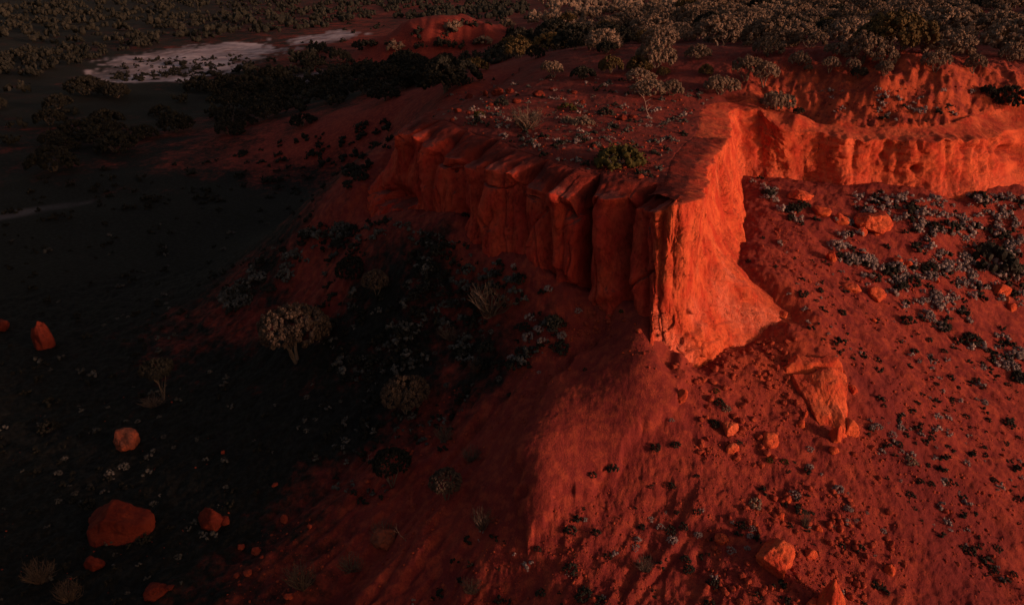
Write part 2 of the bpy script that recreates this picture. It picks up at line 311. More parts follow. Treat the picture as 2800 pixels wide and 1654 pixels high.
# ------------------------------------------------------------------ materials
class NB:
    def __init__(s, name):
        s.m = bpy.data.materials.new(name); s.m.use_nodes = True; s.t = s.m.node_tree; s.t.nodes.clear()
        s.out = s.n('ShaderNodeOutputMaterial'); s.b = s.n('ShaderNodeBsdfPrincipled')
        s.b.inputs['Roughness'].default_value = .95; s.b.inputs['Specular IOR Level'].default_value = .12
        s.t.links.new(s.b.outputs[0], s.out.inputs['Surface'])
        s.geo = s.n('ShaderNodeNewGeometry')
    def n(s, ty): return s.t.nodes.new(ty)
    def l(s, a, b): s.t.links.new(a, b)
    def val(s, x, sock):
        if hasattr(x, 'is_linked') or isinstance(x, bpy.types.NodeSocket): s.l(x, sock)
        else: sock.default_value = x
    def mp(s, scale=(1, 1, 1), rot=(0, 0, 0), vec=None):
        m = s.n('ShaderNodeMapping'); m.inputs['Scale'].default_value = scale; m.inputs['Rotation'].default_value = rot
        s.l(vec or s.geo.outputs['Position'], m.inputs['Vector']); return m.outputs[0]
    def noise(s, scale, detail=4, rough=.55, vec=None, dist=0):
        n = s.n('ShaderNodeTexNoise'); n.inputs['Scale'].default_value = scale; n.inputs['Detail'].default_value = detail
        n.inputs['Roughness'].default_value = rough; n.inputs['Distortion'].default_value = dist
        s.l(vec or s.geo.outputs['Position'], n.inputs['Vector']); return n.outputs['Fac']
    def vor(s, scale, feat='F1', vec=None, out='Distance', rnd=1):
        n = s.n('ShaderNodeTexVoronoi'); n.feature = feat; n.inputs['Scale'].default_value = scale; n.inputs['Randomness'].default_value = rnd
        s.l(vec or s.geo.outputs['Position'], n.inputs['Vector']); return n.outputs[out]
    def ramp(s, x, a, b, lo=0., hi=1.):
        n = s.n('ShaderNodeMapRange'); n.interpolation_type = 'SMOOTHSTEP'
        s.l(x, n.inputs['Value'])
        for k, v in (('From Min', a), ('From Max', b), ('To Min', lo), ('To Max', hi)): n.inputs[k].default_value = v
        return n.outputs[0]
    def mix(s, f, a, b, mode='MIX'):
        n = s.n('ShaderNodeMix'); n.data_type = 'RGBA'; n.blend_type = mode
        s.val(f, n.inputs['Factor'])
        for x, i in ((a, 'A'), (b, 'B')): 
            if isinstance(x, tuple): n.inputs[i].default_value = (*x, 1)
            else: s.l(x, n.inputs[i])
        return n.outputs['Result']
    def math(s, op, a, b=0., c=None):
        n = s.n('ShaderNodeMath'); n.operation = op; s.val(a, n.inputs[0]); s.val(b, n.inputs[1])
        if c is not None: s.val(c, n.inputs[2])
        return n.outputs[0]
    def attr(s, name):
        n = s.n('ShaderNodeAttribute'); n.attribute_name = name; return n.outputs['Fac']
    def objrand(s):
        return s.n('ShaderNodeObjectInfo').outputs['Random']
    def nz(s):
        x = s.n('ShaderNodeSeparateXYZ'); s.l(s.geo.outputs['Normal'], x.inputs[0]); return x.outputs['Z']
    def bump(s, h, dist=.05, strength=1., prev=None):
        n = s.n('ShaderNodeBump'); n.inputs['Distance'].default_value = dist; n.inputs['Strength'].default_value = strength
        s.l(h, n.inputs['Height'])
        if prev is not None: s.l(prev, n.inputs['Normal'])
        return n.outputs[0]
    def done(s, col, nrm=None):
        if isinstance(col, tuple): s.b.inputs['Base Color'].default_value = (*col, 1)
        else: s.l(col, s.b.inputs['Base Color'])
        if nrm is not None: s.l(nrm, s.b.inputs['Normal'])
        return s.m

RED, ORANGE, CRIM, MAROON = (.190, .0285, .0235), (.29, .051, .030), (.145, .0200, .0200), (.072, .013, .014)
def ground_mat():
    s = NB('red_soil')
    n1 = s.noise(.35, 6, .6); n2 = s.noise(2.2, 6, .62); n3 = s.noise(14, 4, .6)
    c = s.mix(s.ramp(n1, .38, .64), CRIM, RED)
    c = s.mix(s.ramp(n2, .42, .68, 0, .8), c, ORANGE)
    c = s.mix(s.ramp(n3, .5, .72, 0, .55), c, MAROON)
    # loose pebbles
    p = s.vor(9, 'F1'); pc = s.vor(9, 'F1', out='Color')
    sx = s.n('ShaderNodeSeparateColor'); s.l(pc, sx.inputs[0])
    peb = s.math('MULTIPLY', s.ramp(p, .34, .22), s.math('MULTIPLY', s.math('GREATER_THAN', sx.outputs[0], .80), s.ramp(s.noise(.8, 4, .6), .42, .6)))
    c = s.mix(s.math('MULTIPLY', peb, .5), c, (.27, .06, .04))
    c = s.mix(s.math('MULTIPLY', s.attr('top'), s.ramp(s.noise(1.1, 6, .7), .35, .6, .15, .8)), c, (.085, .018, .017))
    c = s.mix(s.math('MULTIPLY', s.attr('wash'), .8), c, (.120, .0175, .0195))
    c = s.mix(s.math('MULTIPLY', s.attr('ochre'), s.ramp(s.noise(.9, 6, .7), .38, .58, .1, 1)), c, (.38, .068, .032))
    c = s.mix(s.math('MULTIPLY', s.attr('ochre'), s.ramp(s.noise(2.4, 6, .75), .52, .66, 0, .75)), c, (.10, .016, .014))
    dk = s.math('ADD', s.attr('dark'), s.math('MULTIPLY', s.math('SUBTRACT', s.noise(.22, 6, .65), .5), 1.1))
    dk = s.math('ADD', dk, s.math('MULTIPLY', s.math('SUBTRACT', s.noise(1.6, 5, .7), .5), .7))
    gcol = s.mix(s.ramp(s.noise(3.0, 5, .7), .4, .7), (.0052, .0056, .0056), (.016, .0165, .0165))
    c = s.mix(s.ramp(dk, .34, .78), c, gcol)  # dark scrub ground; also carries the left side's shade in its colour
    wc = s.mix(s.ramp(s.noise(.12, 5, .6), .4, .65), (.25, .21, .26), (.50, .42, .49))
    wn = s.math('ADD', s.noise(.09, 6, .7, vec=s.mp((1, .35, 1))), s.math('MULTIPLY', s.noise(.5, 4, .7, vec=s.mp((1, .4, 1))), .35))
    c = s.mix(s.math('MULTIPLY', s.attr('white'), s.ramp(wn, .60, .85, 1, .35)), c, wc)
    h = s.math('ADD', s.math('MULTIPLY', n2, .5), s.math('MULTIPLY', n3, .35))
    h = s.math('ADD', h, s.math('MULTIPLY', peb, .18))
    h = s.math('ADD', h, s.math('MULTIPLY', s.noise(45, 3, .6), .12))
    return s.done(c, s.bump(h, .12, 1.0))
def cliff_mat(name='red_rock', lich=1.0):
    s = NB(name)
    v = s.mp((1, 1, .62)); n1 = s.noise(.9, 6, .6, vec=v); n2 = s.noise(4.5, 6, .65, vec=v); n3 = s.noise(16, 4, .65)
    c = s.mix(s.ramp(n1, .36, .62), (.42, .048, .024), (.60, .115, .048))
    c = s.mix(s.ramp(n2, .50, .72, 0, .6), c, (.26, .034, .019))
    c = s.mix(s.ramp(s.noise(.5, 4, .6), .56, .72, 0, .7), c, (.66, .15, .075))
    c = s.mix(s.ramp(n3, .55, .72, 0, .65), c, (.14, .024, .016))
    cr = s.vor(.8, 'DISTANCE_TO_EDGE', vec=s.mp((1, 1, .35), vec=s.n('ShaderNodeNewGeometry').outputs['Position']))
    wob = s.noise(1.3, 5, .6)
    vv = s.n('ShaderNodeVectorMath'); vv.operation = 'MULTIPLY_ADD'; s.l(wob, vv.inputs[0]); vv.inputs[1].default_value = (1.6, 1.6, 2.2); s.l(s.mp((1, 1, .4)), vv.inputs[2])
    cr = s.vor(1.1, 'DISTANCE_TO_EDGE', vec=vv.outputs[0])
    crack = s.math('MULTIPLY', s.ramp(cr, .016, .0), s.ramp(s.noise(.45, 3, .5), .50, .62))
    cr2 = s.vor(4.5, 'DISTANCE_TO_EDGE', vec=vv.outputs[0])
    crack2 = s.math('MULTIPLY', s.ramp(cr2, .05, .0), s.ramp(s.noise(.6, 4, .5), .5, .62))
    c = s.mix(s.math('MULTIPLY', crack, .85 if lich else .3), c, (.05, .012, .01))
    c = s.mix(s.math('MULTIPLY', crack2, .45), c, (.08, .016, .012))
    up = s.math('ADD', s.nz(), s.math('MULTIPLY', s.math('SUBTRACT', n2, .5), .9))
    c = s.mix(s.math('MULTIPLY', s.math('MULTIPLY', s.ramp(up, .62, .9), s.attr('crust_flank_shade') if lich else 0.3), .75), c, (.13, .052, .045))
    if lich:
        c = s.mix(s.math('MULTIPLY', s.attr('pale'), s.ramp(n2, .35, .6, .3, .9)), c, (.66, .17, .105))
        c = s.mix(s.math('MULTIPLY', s.math('MULTIPLY', s.attr('pale'), s.ramp(cr2, .07, 0.0)), .7), c, (.12, .022, .016))
        c = s.mix(s.math('MULTIPLY', s.attr('crust_flank_shade'), .62), c, s.mix(s.ramp(n2, .4, .65), (.46, .034, .030), (.26, .021, .020)))  # shade tint of the flank mixed into the rock colour
        c = s.mix(s.math('MULTIPLY', s.math('MULTIPLY', s.ramp(up, .62, .9), s.attr('crust_flank_shade')), .7), c, (.12, .050, .048))
        c = s.mix(s.attr('soil'), c, s.mix(s.ramp(n1, .38, .62), (.085, .016, .015), (.17, .022, .016)))
    h = s.math('ADD', s.math('MULTIPLY', n2, .6), s.math('MULTIPLY', n3, .3))
    h = s.math('ADD', h, s.math('MULTIPLY', s.noise(50, 3, .6), .10))
    h = s.math('SUBTRACT', h, s.math('ADD', s.math('MULTIPLY', crack, .5 if lich else .15), s.math('MULTIPLY', crack2, .25)))
    return s.done(c, s.bump(h, .16, 1.0))
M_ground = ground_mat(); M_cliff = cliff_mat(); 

# ------------------------------------------------------------------ ground sheet (polar grid round the camera's foot)
cols = np.concatenate([np.linspace(-180, -44, 60, endpoint=False), np.linspace(-44, 44, 1250), np.linspace(44, 180, 61)[1:]])
PHI = np.radians(cols)
da = np.linspace(62, 2.2, 800)
ROW = np.concatenate([[.05, 3, 6], 20 / np.tan(np.radians(da)), np.geomspace(540, 9000, 50)])
XX = ROW[:, None] * np.sin(PHI)[None]; YY = ROW[:, None] * np.cos(PHI)[None]
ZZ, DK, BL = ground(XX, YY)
WH = np.zeros_like(ZZ)
q = (ROW > 100)[:, None] & (np.abs(XX) < 400) & (ROW < 700)[:, None]
ii = np.where(q)
xq, yq = XX[ii], YY[ii]; xn = xq + 3 * pn2(xq * .1, yq * .1) + 1.2 * pn2(xq * .4, yq * .4); yn = yq + 8 * pn2(xq * .1 + 40, yq * .06) + 3 * pn2(xq * .4 + 9, yq * .2)
rg = 5 * pn2(xq * .22, yq * .09) + 3 * pn2(xq * .7, yq * .3)
wv = np.maximum(sstep(-1.5, 2.5, poly_sd(xn, yn, PANA) + rg + .6), sstep(-1, 2, poly_sd(xn, yn, PANB) + .5 * rg) * 1.0)
TRK = wpoly([(-200, 625), (0, 583), (150, 557), (262, 543), (262, 552), (150, 573), (0, 604), (-200, 650)], 6.0)
wv = np.maximum(wv, .35 * sstep(-2, 3, poly_sd(xn, yn, PANC)))
WH[ii] = wv
ii = np.where((ROW > 60)[:, None] & (ROW < 140)[:, None] & (XX < -20) & (XX > -100)); WH[ii] = np.maximum(WH[ii], .14 * sstep(-.6, .8, poly_sd(XX[ii] + pn2(XX[ii] * .3, YY[ii] * .3), YY[ii] + 1.5 * pn2(XX[ii] * .2 + 7, YY[ii] * .2), TRK)))
WASH = wpoly([(2290, 1190), (2400, 1140), (2560, 1290), (2800, 1400), (2800, 1654), (2560, 1654), (2450, 1400), (2330, 1270)], 8.8)
q_ = (ROW < 60)[:, None] & (np.abs(XX) < 40) & (YY > 10); WSH = np.zeros_like(ZZ); WSH[q_] = sstep(-.6, 1.0, poly_sd(XX[q_] + .8 * pn2(XX[q_] * .6, YY[q_] * .6), YY[q_] + .8 * pn2(XX[q_] * .6 + 9, YY[q_] * .6), WASH))
print('ground', ZZ.shape, time.time() - T0)
nr, nc = ZZ.shape
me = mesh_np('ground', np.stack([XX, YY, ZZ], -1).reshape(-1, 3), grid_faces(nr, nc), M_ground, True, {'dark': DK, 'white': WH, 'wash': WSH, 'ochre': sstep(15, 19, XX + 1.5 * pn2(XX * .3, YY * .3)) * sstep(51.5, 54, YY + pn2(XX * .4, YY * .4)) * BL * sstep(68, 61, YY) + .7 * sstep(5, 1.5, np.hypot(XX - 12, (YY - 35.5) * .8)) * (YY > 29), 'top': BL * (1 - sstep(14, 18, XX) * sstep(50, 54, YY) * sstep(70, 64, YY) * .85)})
gobj = put(bpy.data.objects.new('ground', me)); tag(gobj, kind='structure')

def zat(x, y):
    """height of the ground sheet at world x, y (bilinear)"""
    x = np.atleast_1d(np.asarray(x, float)); y = np.atleast_1d(np.asarray(y, float))
    c = np.interp(np.arctan2(x, y), PHI, np.arange(nc)); r = np.interp(np.hypot(x, y), ROW, np.arange(nr))
    ci = np.clip(c.astype(int), 0, nc - 2); ri = np.clip(r.astype(int), 0, nr - 2); fc = c - ci; fr = r - ri
    return (ZZ[ri, ci] * (1 - fr) * (1 - fc) + ZZ[ri + 1, ci] * fr * (1 - fc) + ZZ[ri, ci + 1] * (1 - fr) * fc + ZZ[ri + 1, ci + 1] * fr * fc)
def gp(px, py):
    """the point of the ground seen at photo pixel px, py"""
    px = np.atleast_1d(np.asarray(px, float)); py = np.atleast_1d(np.asarray(py, float)); dx, dy, dz = rayd(px, py)
    ph = np.arctan2(dx, dy); sl = dz / np.hypot(dx, dy)
    ci = np.clip(np.round(np.interp(ph, PHI, np.arange(nc))).astype(int), 0, nc - 1)
    out = np.zeros((len(px), 3))
    for k in range(len(px)):
        col = ZZ[3:, ci[k]]; rz = CZ + ROW[3:] * sl[k]; b = np.where(col > rz)[0]
        j = b[0] if len(b) else len(col) - 1
        if j > 0:
            f = (rz[j - 1] - col[j - 1]) / max(1e-6, (rz[j - 1] - col[j - 1]) + (col[j] - rz[j])); d = ROW[3:][j - 1] * (1 - f) + ROW[3:][j] * f
        else: d = ROW[3]
        out[k] = (d * sin(ph[k]), d * cos(ph[k]), 0)
    out[:, 2] = zat(out[:, 0], out[:, 1]); return out

# ------------------------------------------------------------------ cliff face
rpx, rpy, _ = project(Rc[:, 0], Rc[:, 1], Rc[:, 2])
def u_at(px, lo=0, hi=NU):          # u of the flank where the rim passes photo column px
    i = lo + np.argmin(np.abs(rpx[lo:hi] - px)); return U[i]
iC = np.argmin(np.hypot(rpx - 1815, rpy - 552)); UC = U[iC]
i0 = np.argmin(np.abs(U - S[4]))
GR = [(x, d) for x, d in ((1092, .5), (1128, .8), (1160, .25), (1196, .95), (1284, 1.0), (1330, .55), (1372, .3), (1423, .85), (1495, .9), (1540, .2), (1588, 1.5), (1738, 1.5), (1782, .25))]
gu = [U[0] + 2, U[0] + 5.5, U[0] + 8.5] ; gd = [.6, .7, .8]
for x, d in GR: gu.append(u_at(x, i0, iC + 1)); gd.append(d)
# lit wall: gentle ribs
rs = np.random.RandomState(4); t = UC + 1.3
while t < STOT - 2:
    gu.append(t); gd.append(rs.uniform(.01, .04) if t < UC + 9 else rs.uniform(.06, .22)); t += rs.uniform(.9, 2.4)
o_ = np.argsort(gu); gu = np.array(gu)[o_]; gd = np.array(gd)[o_]
NT, NV = 26, 190
vv = np.linspace(0, 1, NV)
Hh = (Rc[:, 2] - Bc[:, 2] + 1.0)
UU = U[:, None] * np.ones(NV)[None]; VV = np.ones(NU)[:, None] * vv[None]
hdown = VV * Hh[:, None]                                    # metres below the rim
shade_side = (UU < UC + .1)
# grooves wander with depth
uw = UU + .34 * pn2(UU * .45, hdown * .32) + .12 * pn2(UU * 1.3 + 9, hdown * .8 + 4)
k = np.clip(np.searchsorted(gu, uw) - 1, 0, len(gu) - 2)
gl, gr_ = gu[k], gu[k + 1]; dl_, dr_ = gd[k], gd[k + 1]
half = (gr_ - gl) / 2; s_ = (uw - gl) / (gr_ - gl)
qn = np.clip(1 - np.abs(2 * s_ - 1), 0, 1)
dep = np.where(s_ < .5, dl_, dr_)
krand_ = lambda a: _perm[(k * 7 + a) & 255] / 255.0 - .5
prof = -(np.where(shade_side, 1.75, 1.0) * dep * (1 - qn) ** np.where(shade_side, 3.0 + 1.5 * krand_(1), 3.6) * np.minimum(1, half * 1.2 + .3)) + .34 * shade_side + (s_ - .5) * krand_(9) * 1.3 * np.minimum(1, half) * shade_side
fade = np.where(shade_side, 1 - .45 * sstep(.45, 1, VV), 1 - .6 * sstep(.2, .9, VV))
disp = prof * fade
# narrow crack right in the groove
disp -= np.where(shade_side, .25, .05) * np.exp(-((1 - np.abs(2 * s_ - 1)) * half / .05) ** 2) * dep
# each column bulges on its own
krand = lambda a: _perm[(k * 7 + a) & 255] / 255.0 - .5
disp += np.where(shade_side, 1, .0) * (krand(3) * .5 * sstep(0, .5, qn) + .28 * sstep(0, .8, qn) * pn2(k * 3.3, hdown * .45 + k * 2.1) + .15 * np.sin(hdown * 1.1 + krand(5) * 9) * sstep(0, .8, qn))
# slit flutes on the lower half of the shaded flank
f1, f2, fc = worley(UU * .45 + .35 * pn2(UU * .7, hdown * .3), hdown * .20 + .2 * pn2(UU * .4, hdown * .4), 9)
disp += np.where(shade_side, 1.0, np.where(UU < UC + 10, .35, .2)) * (.55 * (fc - .5) * sstep(0, .10, f2 - f1) - .20 * sstep(.05, 0, f2 - f1))
f1, f2, fc = worley(UU * 1.5 + .3 * pn2(UU * 1.1, hdown * .6), hdown * .55 + .25 * pn2(UU * .8, hdown * .8), 23)
disp += np.where(shade_side, 1.0, .5) * (.12 * (fc - .5) * sstep(0, .12, f2 - f1) - .05 * sstep(.06, 0, f2 - f1))
lo = sstep(.30, .6, VV + .2 * pn2(UU * .9, UU * 0)) * shade_side
disp -= lo * .28 * np.clip(1 - np.abs(pn2(uw * 1.15 + 4, hdown * .13 + 2)) * 7, 0, 1) ** 1.5
disp += (1 - shade_side) * .16 * pn2(UU * .6, hdown * .25)
HD = [0, .5, 1]
hp = 2.2
rec = np.where(U < UC, 2.0, np.interp(U, [UC, UC + 3, UC + 8, UC + 12], [2.4, 2.9, 2.9, 2.4]))[:, None]
fr = VV ** rec
fr = np.where((UU > UC + 16), VV ** 1.1, fr)
BX = Rc[:, None, 0] + (Bc[:, None, 0] - Rc[:, None, 0]) * fr; BY = Rc[:, None, 1] + (Bc[:, None, 1] - Rc[:, None, 1]) * fr
BZ = Rc[:, None, 2] - hdown
# 3-D noise on the face
disp += np.where(UU > UC + 14, .10, .22) * pn3(BX * .45, BY * .45, BZ * .35) + np.where(UU > UC + 14, .07, .12) * fbm3(BX * 1.2, BY * 1.2, BZ * .7, 2) + .045 * fbm3(BX * 4, BY * 4, BZ * 2.4, 3)
ltx = sstep(.45, .75, VV + .15 * pn2(UU * .5, VV * 3)) * (UU > UC) * (UU < UC + 8.5)                    # blocky broken rock at the foot of the corner
b1, b2, bc = worley(UU * 1.5 + .35 * pn2(UU * 2, hdown * 2), hdown * 1.4)
disp += ltx * (.50 * (bc - .5) * sstep(0, .14, b2 - b1) - .14 * sstep(.10, 0, b2 - b1))
alc = sstep(UC + 22, UC + 28, UU)                                                                        # alcove wall: ledges, hollows
dg = hdown + (UU - UC) * .25
disp += alc * (.16 * pn2(UU * .35, dg * 1.1) + .16 * np.abs(pn2(UU * .9, dg * 2.3)) + .05 * (bc - .5) * sstep(0, .2, b2 - b1))
def pit(px, py, su, sv, d):                                  # hollow in the rock at photo pixel
    global disp
    X, Y, Z = BX + NRM[:, None, 0] * disp, BY + NRM[:, None, 1] * disp, BZ
    a, b, dp = project(X, Y, Z); e = ((a - px) / su) ** 2 + ((b - py) / sv) ** 2
    disp = disp - d * np.exp(-e)
for p in [(1070, 535, 34, 24, 1.3), (1110, 550, 22, 20, 1.0), (1192, 400, 13, 34, .7), (1258, 585, 18, 20, .8), (1556, 560, 26, 38, .7), (1575, 590, 22, 26, .5), (1495, 385, 12, 30, .5), (1243, 462, 6, 8, .7),
          (1345, 600, 24, 30, .5), (1590, 790, 40, 18, .6), (1480, 790, 30, 25, .5),
          (2757, 415, 22, 15, 1.5), (2650, 405, 30, 12, .5), (2430, 400, 18, 18, .5), (2500, 462, 14, 10, .5), (2414, 425, 10, 12, .4), (2013, 545, 5, 34, .45), (2168, 858, 9, 9, .5), (2035, 860, 6, 40, .3)]:
    pit(*p)
def bulge_at(px, py, su, sv, d): pit(px, py, su, sv, -d)
for p in [(1660, 600, 48, 60, .45), (1640, 800, 60, 26, .5), (1530, 520, 28, 26, .25), (1370, 600, 50, 60, .25), (1180, 520, 36, 30, .25), (2160, 850, 40, 26, .35), (1940, 930, 60, 40, .25)]:
    bulge_at(*p)
edge = sstep(0, .35 / 1, hdown)                              # round the rim
X = BX + NRM[:, None, 0] * disp; Y = BY + NRM[:, None, 1] * disp
Zf = BZ.copy()
# per-column sloping tops on the shaded flank
drop = np.where(U < UC + .3, .55, .12)
drop = drop * (.6 + .9 * (_perm[(k[:, 0] * 5 + 2) & 255] / 255.0)) + 1.3 * np.clip(1 - qn[:, 0] * 2.6, 0, 1) * dep[:, 0] * shade_side[:, 0]
_g = np.exp(-.5 * (np.arange(-12, 13) / 3.5) ** 2); drop = np.convolve(np.pad(drop, 12, 'edge'), _g / _g.sum(), 'valid')
drop = drop * sstep(2, 8, U)
Zf = Zf + ((.28 * pn2(U * .55, U * 0) + .14 * pn2(U * 1.7, U * 0 + 4)) * sstep(UC + 15, UC + 20, U))[:, None] * (1 - sstep(0, 1.5, hdown))
Zf = Zf - drop[:, None] * (1 - sstep(0, 1.6, hdown))
# cap from the plateau out to the rim
wt = np.linspace(0, 1, NT)[:-1]
CX = INN[:, None, 0] * (1 - wt) + X[:, None, 0] * wt; CY = INN[:, None, 1] * (1 - wt) + Y[:, None, 1] * wt
_z = fU(CX, CY)[0]; Zin = ground(CX, CY)[0]
# use plateau height everywhere on the cap
ins = in_poly(CX, CY, POLY)
UZ = np.where(ins, Zin, _z + .10 * pn2(CX * .5, CY * .5) + .045 * pn2(CX * 1.4, CY * 1.4) + .03 * pn2(CX * 4, CY * 4))
rz = Zf[:, 0]
tt = wt[None]
target = UZ + (rz - UZ[:, -1])[:, None] * sstep(.12, 1, tt) ** 1.4
CZZ = target - .06 * sstep(.14, 0, tt) + .03 * sstep(.05, .2, tt)
CZZ = CZZ + np.where(shade_side[:, :1], .05, .02) * pn2(CX * 3, CY * 3) * sstep(.1, .4, tt)
VX = np.concatenate([CX, X], 1); VY = np.concatenate([CY, Y], 1); VZ = np.concatenate([CZZ, Zf], 1)
me = mesh_np('cliff', np.stack([VX, VY, VZ], -1).reshape(-1, 3), grid_faces(NU, VX.shape[1])[:, ::-1], M_cliff, True, {'crust_flank_shade': np.repeat(1 - sstep(UC - .6, UC + .4, U) * .85, VX.shape[1]), 'pale': np.concatenate([np.zeros_like(CX), ltx * sstep(-.25, .25, pn2(UU * .5 + 3, hdown * .5)) + .35 * alc * sstep(.45, .8, VV)], 1), 'soil': np.concatenate([sstep(.92, .62, np.where(U > UC + 19, 2.0, 0)[:, None] + tt + .25 * pn2(CX * .9, CY * .9) + .12 * pn2(CX * 3, CY * 3)) * np.ones_like(CX), np.zeros_like(X)], 1)})
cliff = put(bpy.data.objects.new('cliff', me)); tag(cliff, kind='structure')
print('cliff', time.time() - T0)

# ================================================================== objects
R_ = random.Random(11)
def rock_shape(seed, sx, sy, sz, sub=4, rough=.06, nf=12, planes=None):
    """a boulder: an icosphere cut by random planes, then weathered; sits with its lowest fifth in the soil"""
    import bmesh
    bm = bmesh.new(); bmesh.ops.create_icosphere(bm, subdivisions=sub, radius=1); me = bpy.data.meshes.new('t'); bm.to_mesh(me); bm.free()
    V = np.empty(len(me.vertices) * 3, np.float32); me.vertices.foreach_get('co', V); V = V.reshape(-1, 3).astype(float)
    Fc = np.empty(len(me.polygons) * 3, np.int32); me.polygons.foreach_get('vertices', Fc); Fc = Fc.reshape(-1, 3); bpy.data.meshes.remove(me)
    rs = np.random.RandomState(seed); N = rs.randn(nf, 3); N /= np.linalg.norm(N, axis=1)[:, None]; d = rs.uniform(.62, .98, nf)
    if planes: N = np.array([p[:3] for p in planes], float); N /= np.linalg.norm(N, axis=1)[:, None]; d = np.array([p[3] for p in planes])
    dt = V @ N.T; r = np.where(dt > .05, d[None] / np.maximum(dt, .05), 9).min(1); r = np.minimum(r, 1.12)
    o = rs.rand(3) * 40
    r = r + rough * fbm3(V[:, 0] * 1.6 + o[0], V[:, 1] * 1.6 + o[1], V[:, 2] * 1.6 + o[2], 4) * 1.6
    e1, e2, _ = worley(V[:, 0] * 2.2 + V[:, 2] * 1.1 + o[0], V[:, 1] * 2.2 + o[1]); r = r - rough * .8 * sstep(.12, 0, e2 - e1)
    V = V * r[:, None] * [sx, sy, sz]
    V[:, 2] += sz * .52
    return V, Fc
M_rock = cliff_mat('boulder_rock', 0)
def tone(name, a, b, c3=None):
    s = NB(name); n1 = s.noise(1.2, 5, .6, vec=s.n('ShaderNodeTexCoord').outputs['Object']); c = s.mix(s.ramp(n1, .35, .65), a, b)
    if c3: c = s.mix(s.ramp(s.noise(7, 4, .7), .5, .7, 0, .7), c, c3)
    h = s.math('ADD', s.noise(6, 5, .6), s.math('MULTIPLY', s.noise(30, 3, .6), .3))
    return s.done(c, s.bump(h, .08, .9))
M_rock2 = tone('dusty_boulder_rock', (.34, .040, .022), (.50, .095, .035), (.20, .035, .024))
M_dim = tone('shade_dimmed_rock', (.09, .013, .010), (.15, .025, .015), (.05, .013, .011))  # boulder rock darkened, with the plain's shade put into its colour
M_rock3 = tone('weathered_boulder_rock', (.13, .045, .034), (.26, .06, .034), (.06, .03, .025))
M_stone = tone('loose_stone', (.20, .028, .019), (.33, .062, .032), (.12, .022, .018))

def px_dist(p): return (p[1] * CP - (p[2] - CZ) * SP)              # depth along the view axis
def boulder(px, py_base, wpx, hpx, label, mat=None, name='boulder', group=None, rot=None, seed=None, flat=.9, tilt=0, taper=0, rough=.085, planes=None):
    p = gp(px, py_base)[0]; m = px_dist(p) / FP; sx = wpx * m * .5; sz = hpx * m * .5 * 1.0
    seed = seed if seed is not None else int(px * 7 + py_base)
    sub = 5 if wpx > 60 else 4 if wpx > 22 else 3
    V, Fc = rock_shape(seed, sx, sx * flat, sz, sub, rough, planes=planes)
    if taper:
        k = 1 - taper * np.clip(V[:, 2] / (sz * 1.5), 0, 1); V[:, 0] *= k; V[:, 1] *= k
    me = mesh_np(name, V, Fc, mat or M_rock2, True)
    o = put(bpy.data.objects.new(name, me)); o.location = (p[0], p[1] + sx * flat * .5, p[2] - sz * .12)
    o.rotation_euler = (0, tilt, 0)
    return tag(o, label, 'boulder' if name == 'boulder' else 'rock', group)

gB = 'boulders lying in the shade of the mesa'
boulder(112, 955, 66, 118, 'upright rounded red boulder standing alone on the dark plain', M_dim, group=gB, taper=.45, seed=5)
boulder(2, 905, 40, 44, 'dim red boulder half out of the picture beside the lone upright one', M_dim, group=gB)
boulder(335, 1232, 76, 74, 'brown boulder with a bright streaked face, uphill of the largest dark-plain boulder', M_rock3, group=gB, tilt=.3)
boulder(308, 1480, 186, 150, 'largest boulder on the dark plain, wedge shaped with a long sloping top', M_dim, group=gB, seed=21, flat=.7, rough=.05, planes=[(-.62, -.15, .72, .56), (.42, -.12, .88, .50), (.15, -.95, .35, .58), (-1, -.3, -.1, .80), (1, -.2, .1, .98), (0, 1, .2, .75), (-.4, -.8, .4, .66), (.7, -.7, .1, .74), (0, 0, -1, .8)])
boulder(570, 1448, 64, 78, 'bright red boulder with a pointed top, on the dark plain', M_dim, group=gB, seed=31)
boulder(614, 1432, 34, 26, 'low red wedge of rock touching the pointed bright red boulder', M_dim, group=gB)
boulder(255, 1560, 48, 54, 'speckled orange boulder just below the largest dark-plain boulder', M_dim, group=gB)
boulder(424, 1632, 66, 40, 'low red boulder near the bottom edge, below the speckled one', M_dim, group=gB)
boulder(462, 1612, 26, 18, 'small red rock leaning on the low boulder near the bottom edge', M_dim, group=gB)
boulder(1048, 1500, 84, 62, 'rounded greyish maroon boulder on the shaded slope beside a leafless bush', M_rock3, group=gB, seed=12)
for i, (x, y, a, b, t) in enumerate([(610, 1240, 12, 13, 'tiny orange stone alone between the pale saltbushes'), (658, 1500, 20, 16, 'small orange stone, uppermost of the scatter below the pointed boulder'), (698, 1514, 28, 20, 'orange stone, broadest in the scatter right of the speckled boulder'),
        (646, 1580, 20, 17, 'small orange stone touching the pale one, in the lower scatter'), (674, 1574, 26, 22, 'pale pinkish orange stone in the lower scatter of small stones'), (776, 1428, 24, 26, 'narrow leaning orange stone on the maroon slope'), (751, 1330, 18, 14, 'small orange stone high on the maroon slope'),
        (788, 1636, 24, 18, 'orange stone near the bottom edge beside a dark bush'), (846, 1444, 16, 12, 'small flat orange stone right of the narrow leaning one'), (716, 1526, 14, 10, 'orange chip just under the broad stone of the scatter'),
        (1275, 1190, 12, 10, 'small bright orange stone on the shaded slope above the dead bushes'), (1005, 1318, 18, 10, 'flat orange stone left of the round dark tree on the slope')]):
    boulder(x, y, a, b, t, M_stone, name='rock', group='small stones fallen on the shaded slope')
gR = 'fallen boulders on the sunlit slope'
boulder(2122, 1566, 104, 118, 'largest rounded orange boulder on the sunlit slope near the bottom edge', M_rock, group=gR, seed=77, flat=.95)
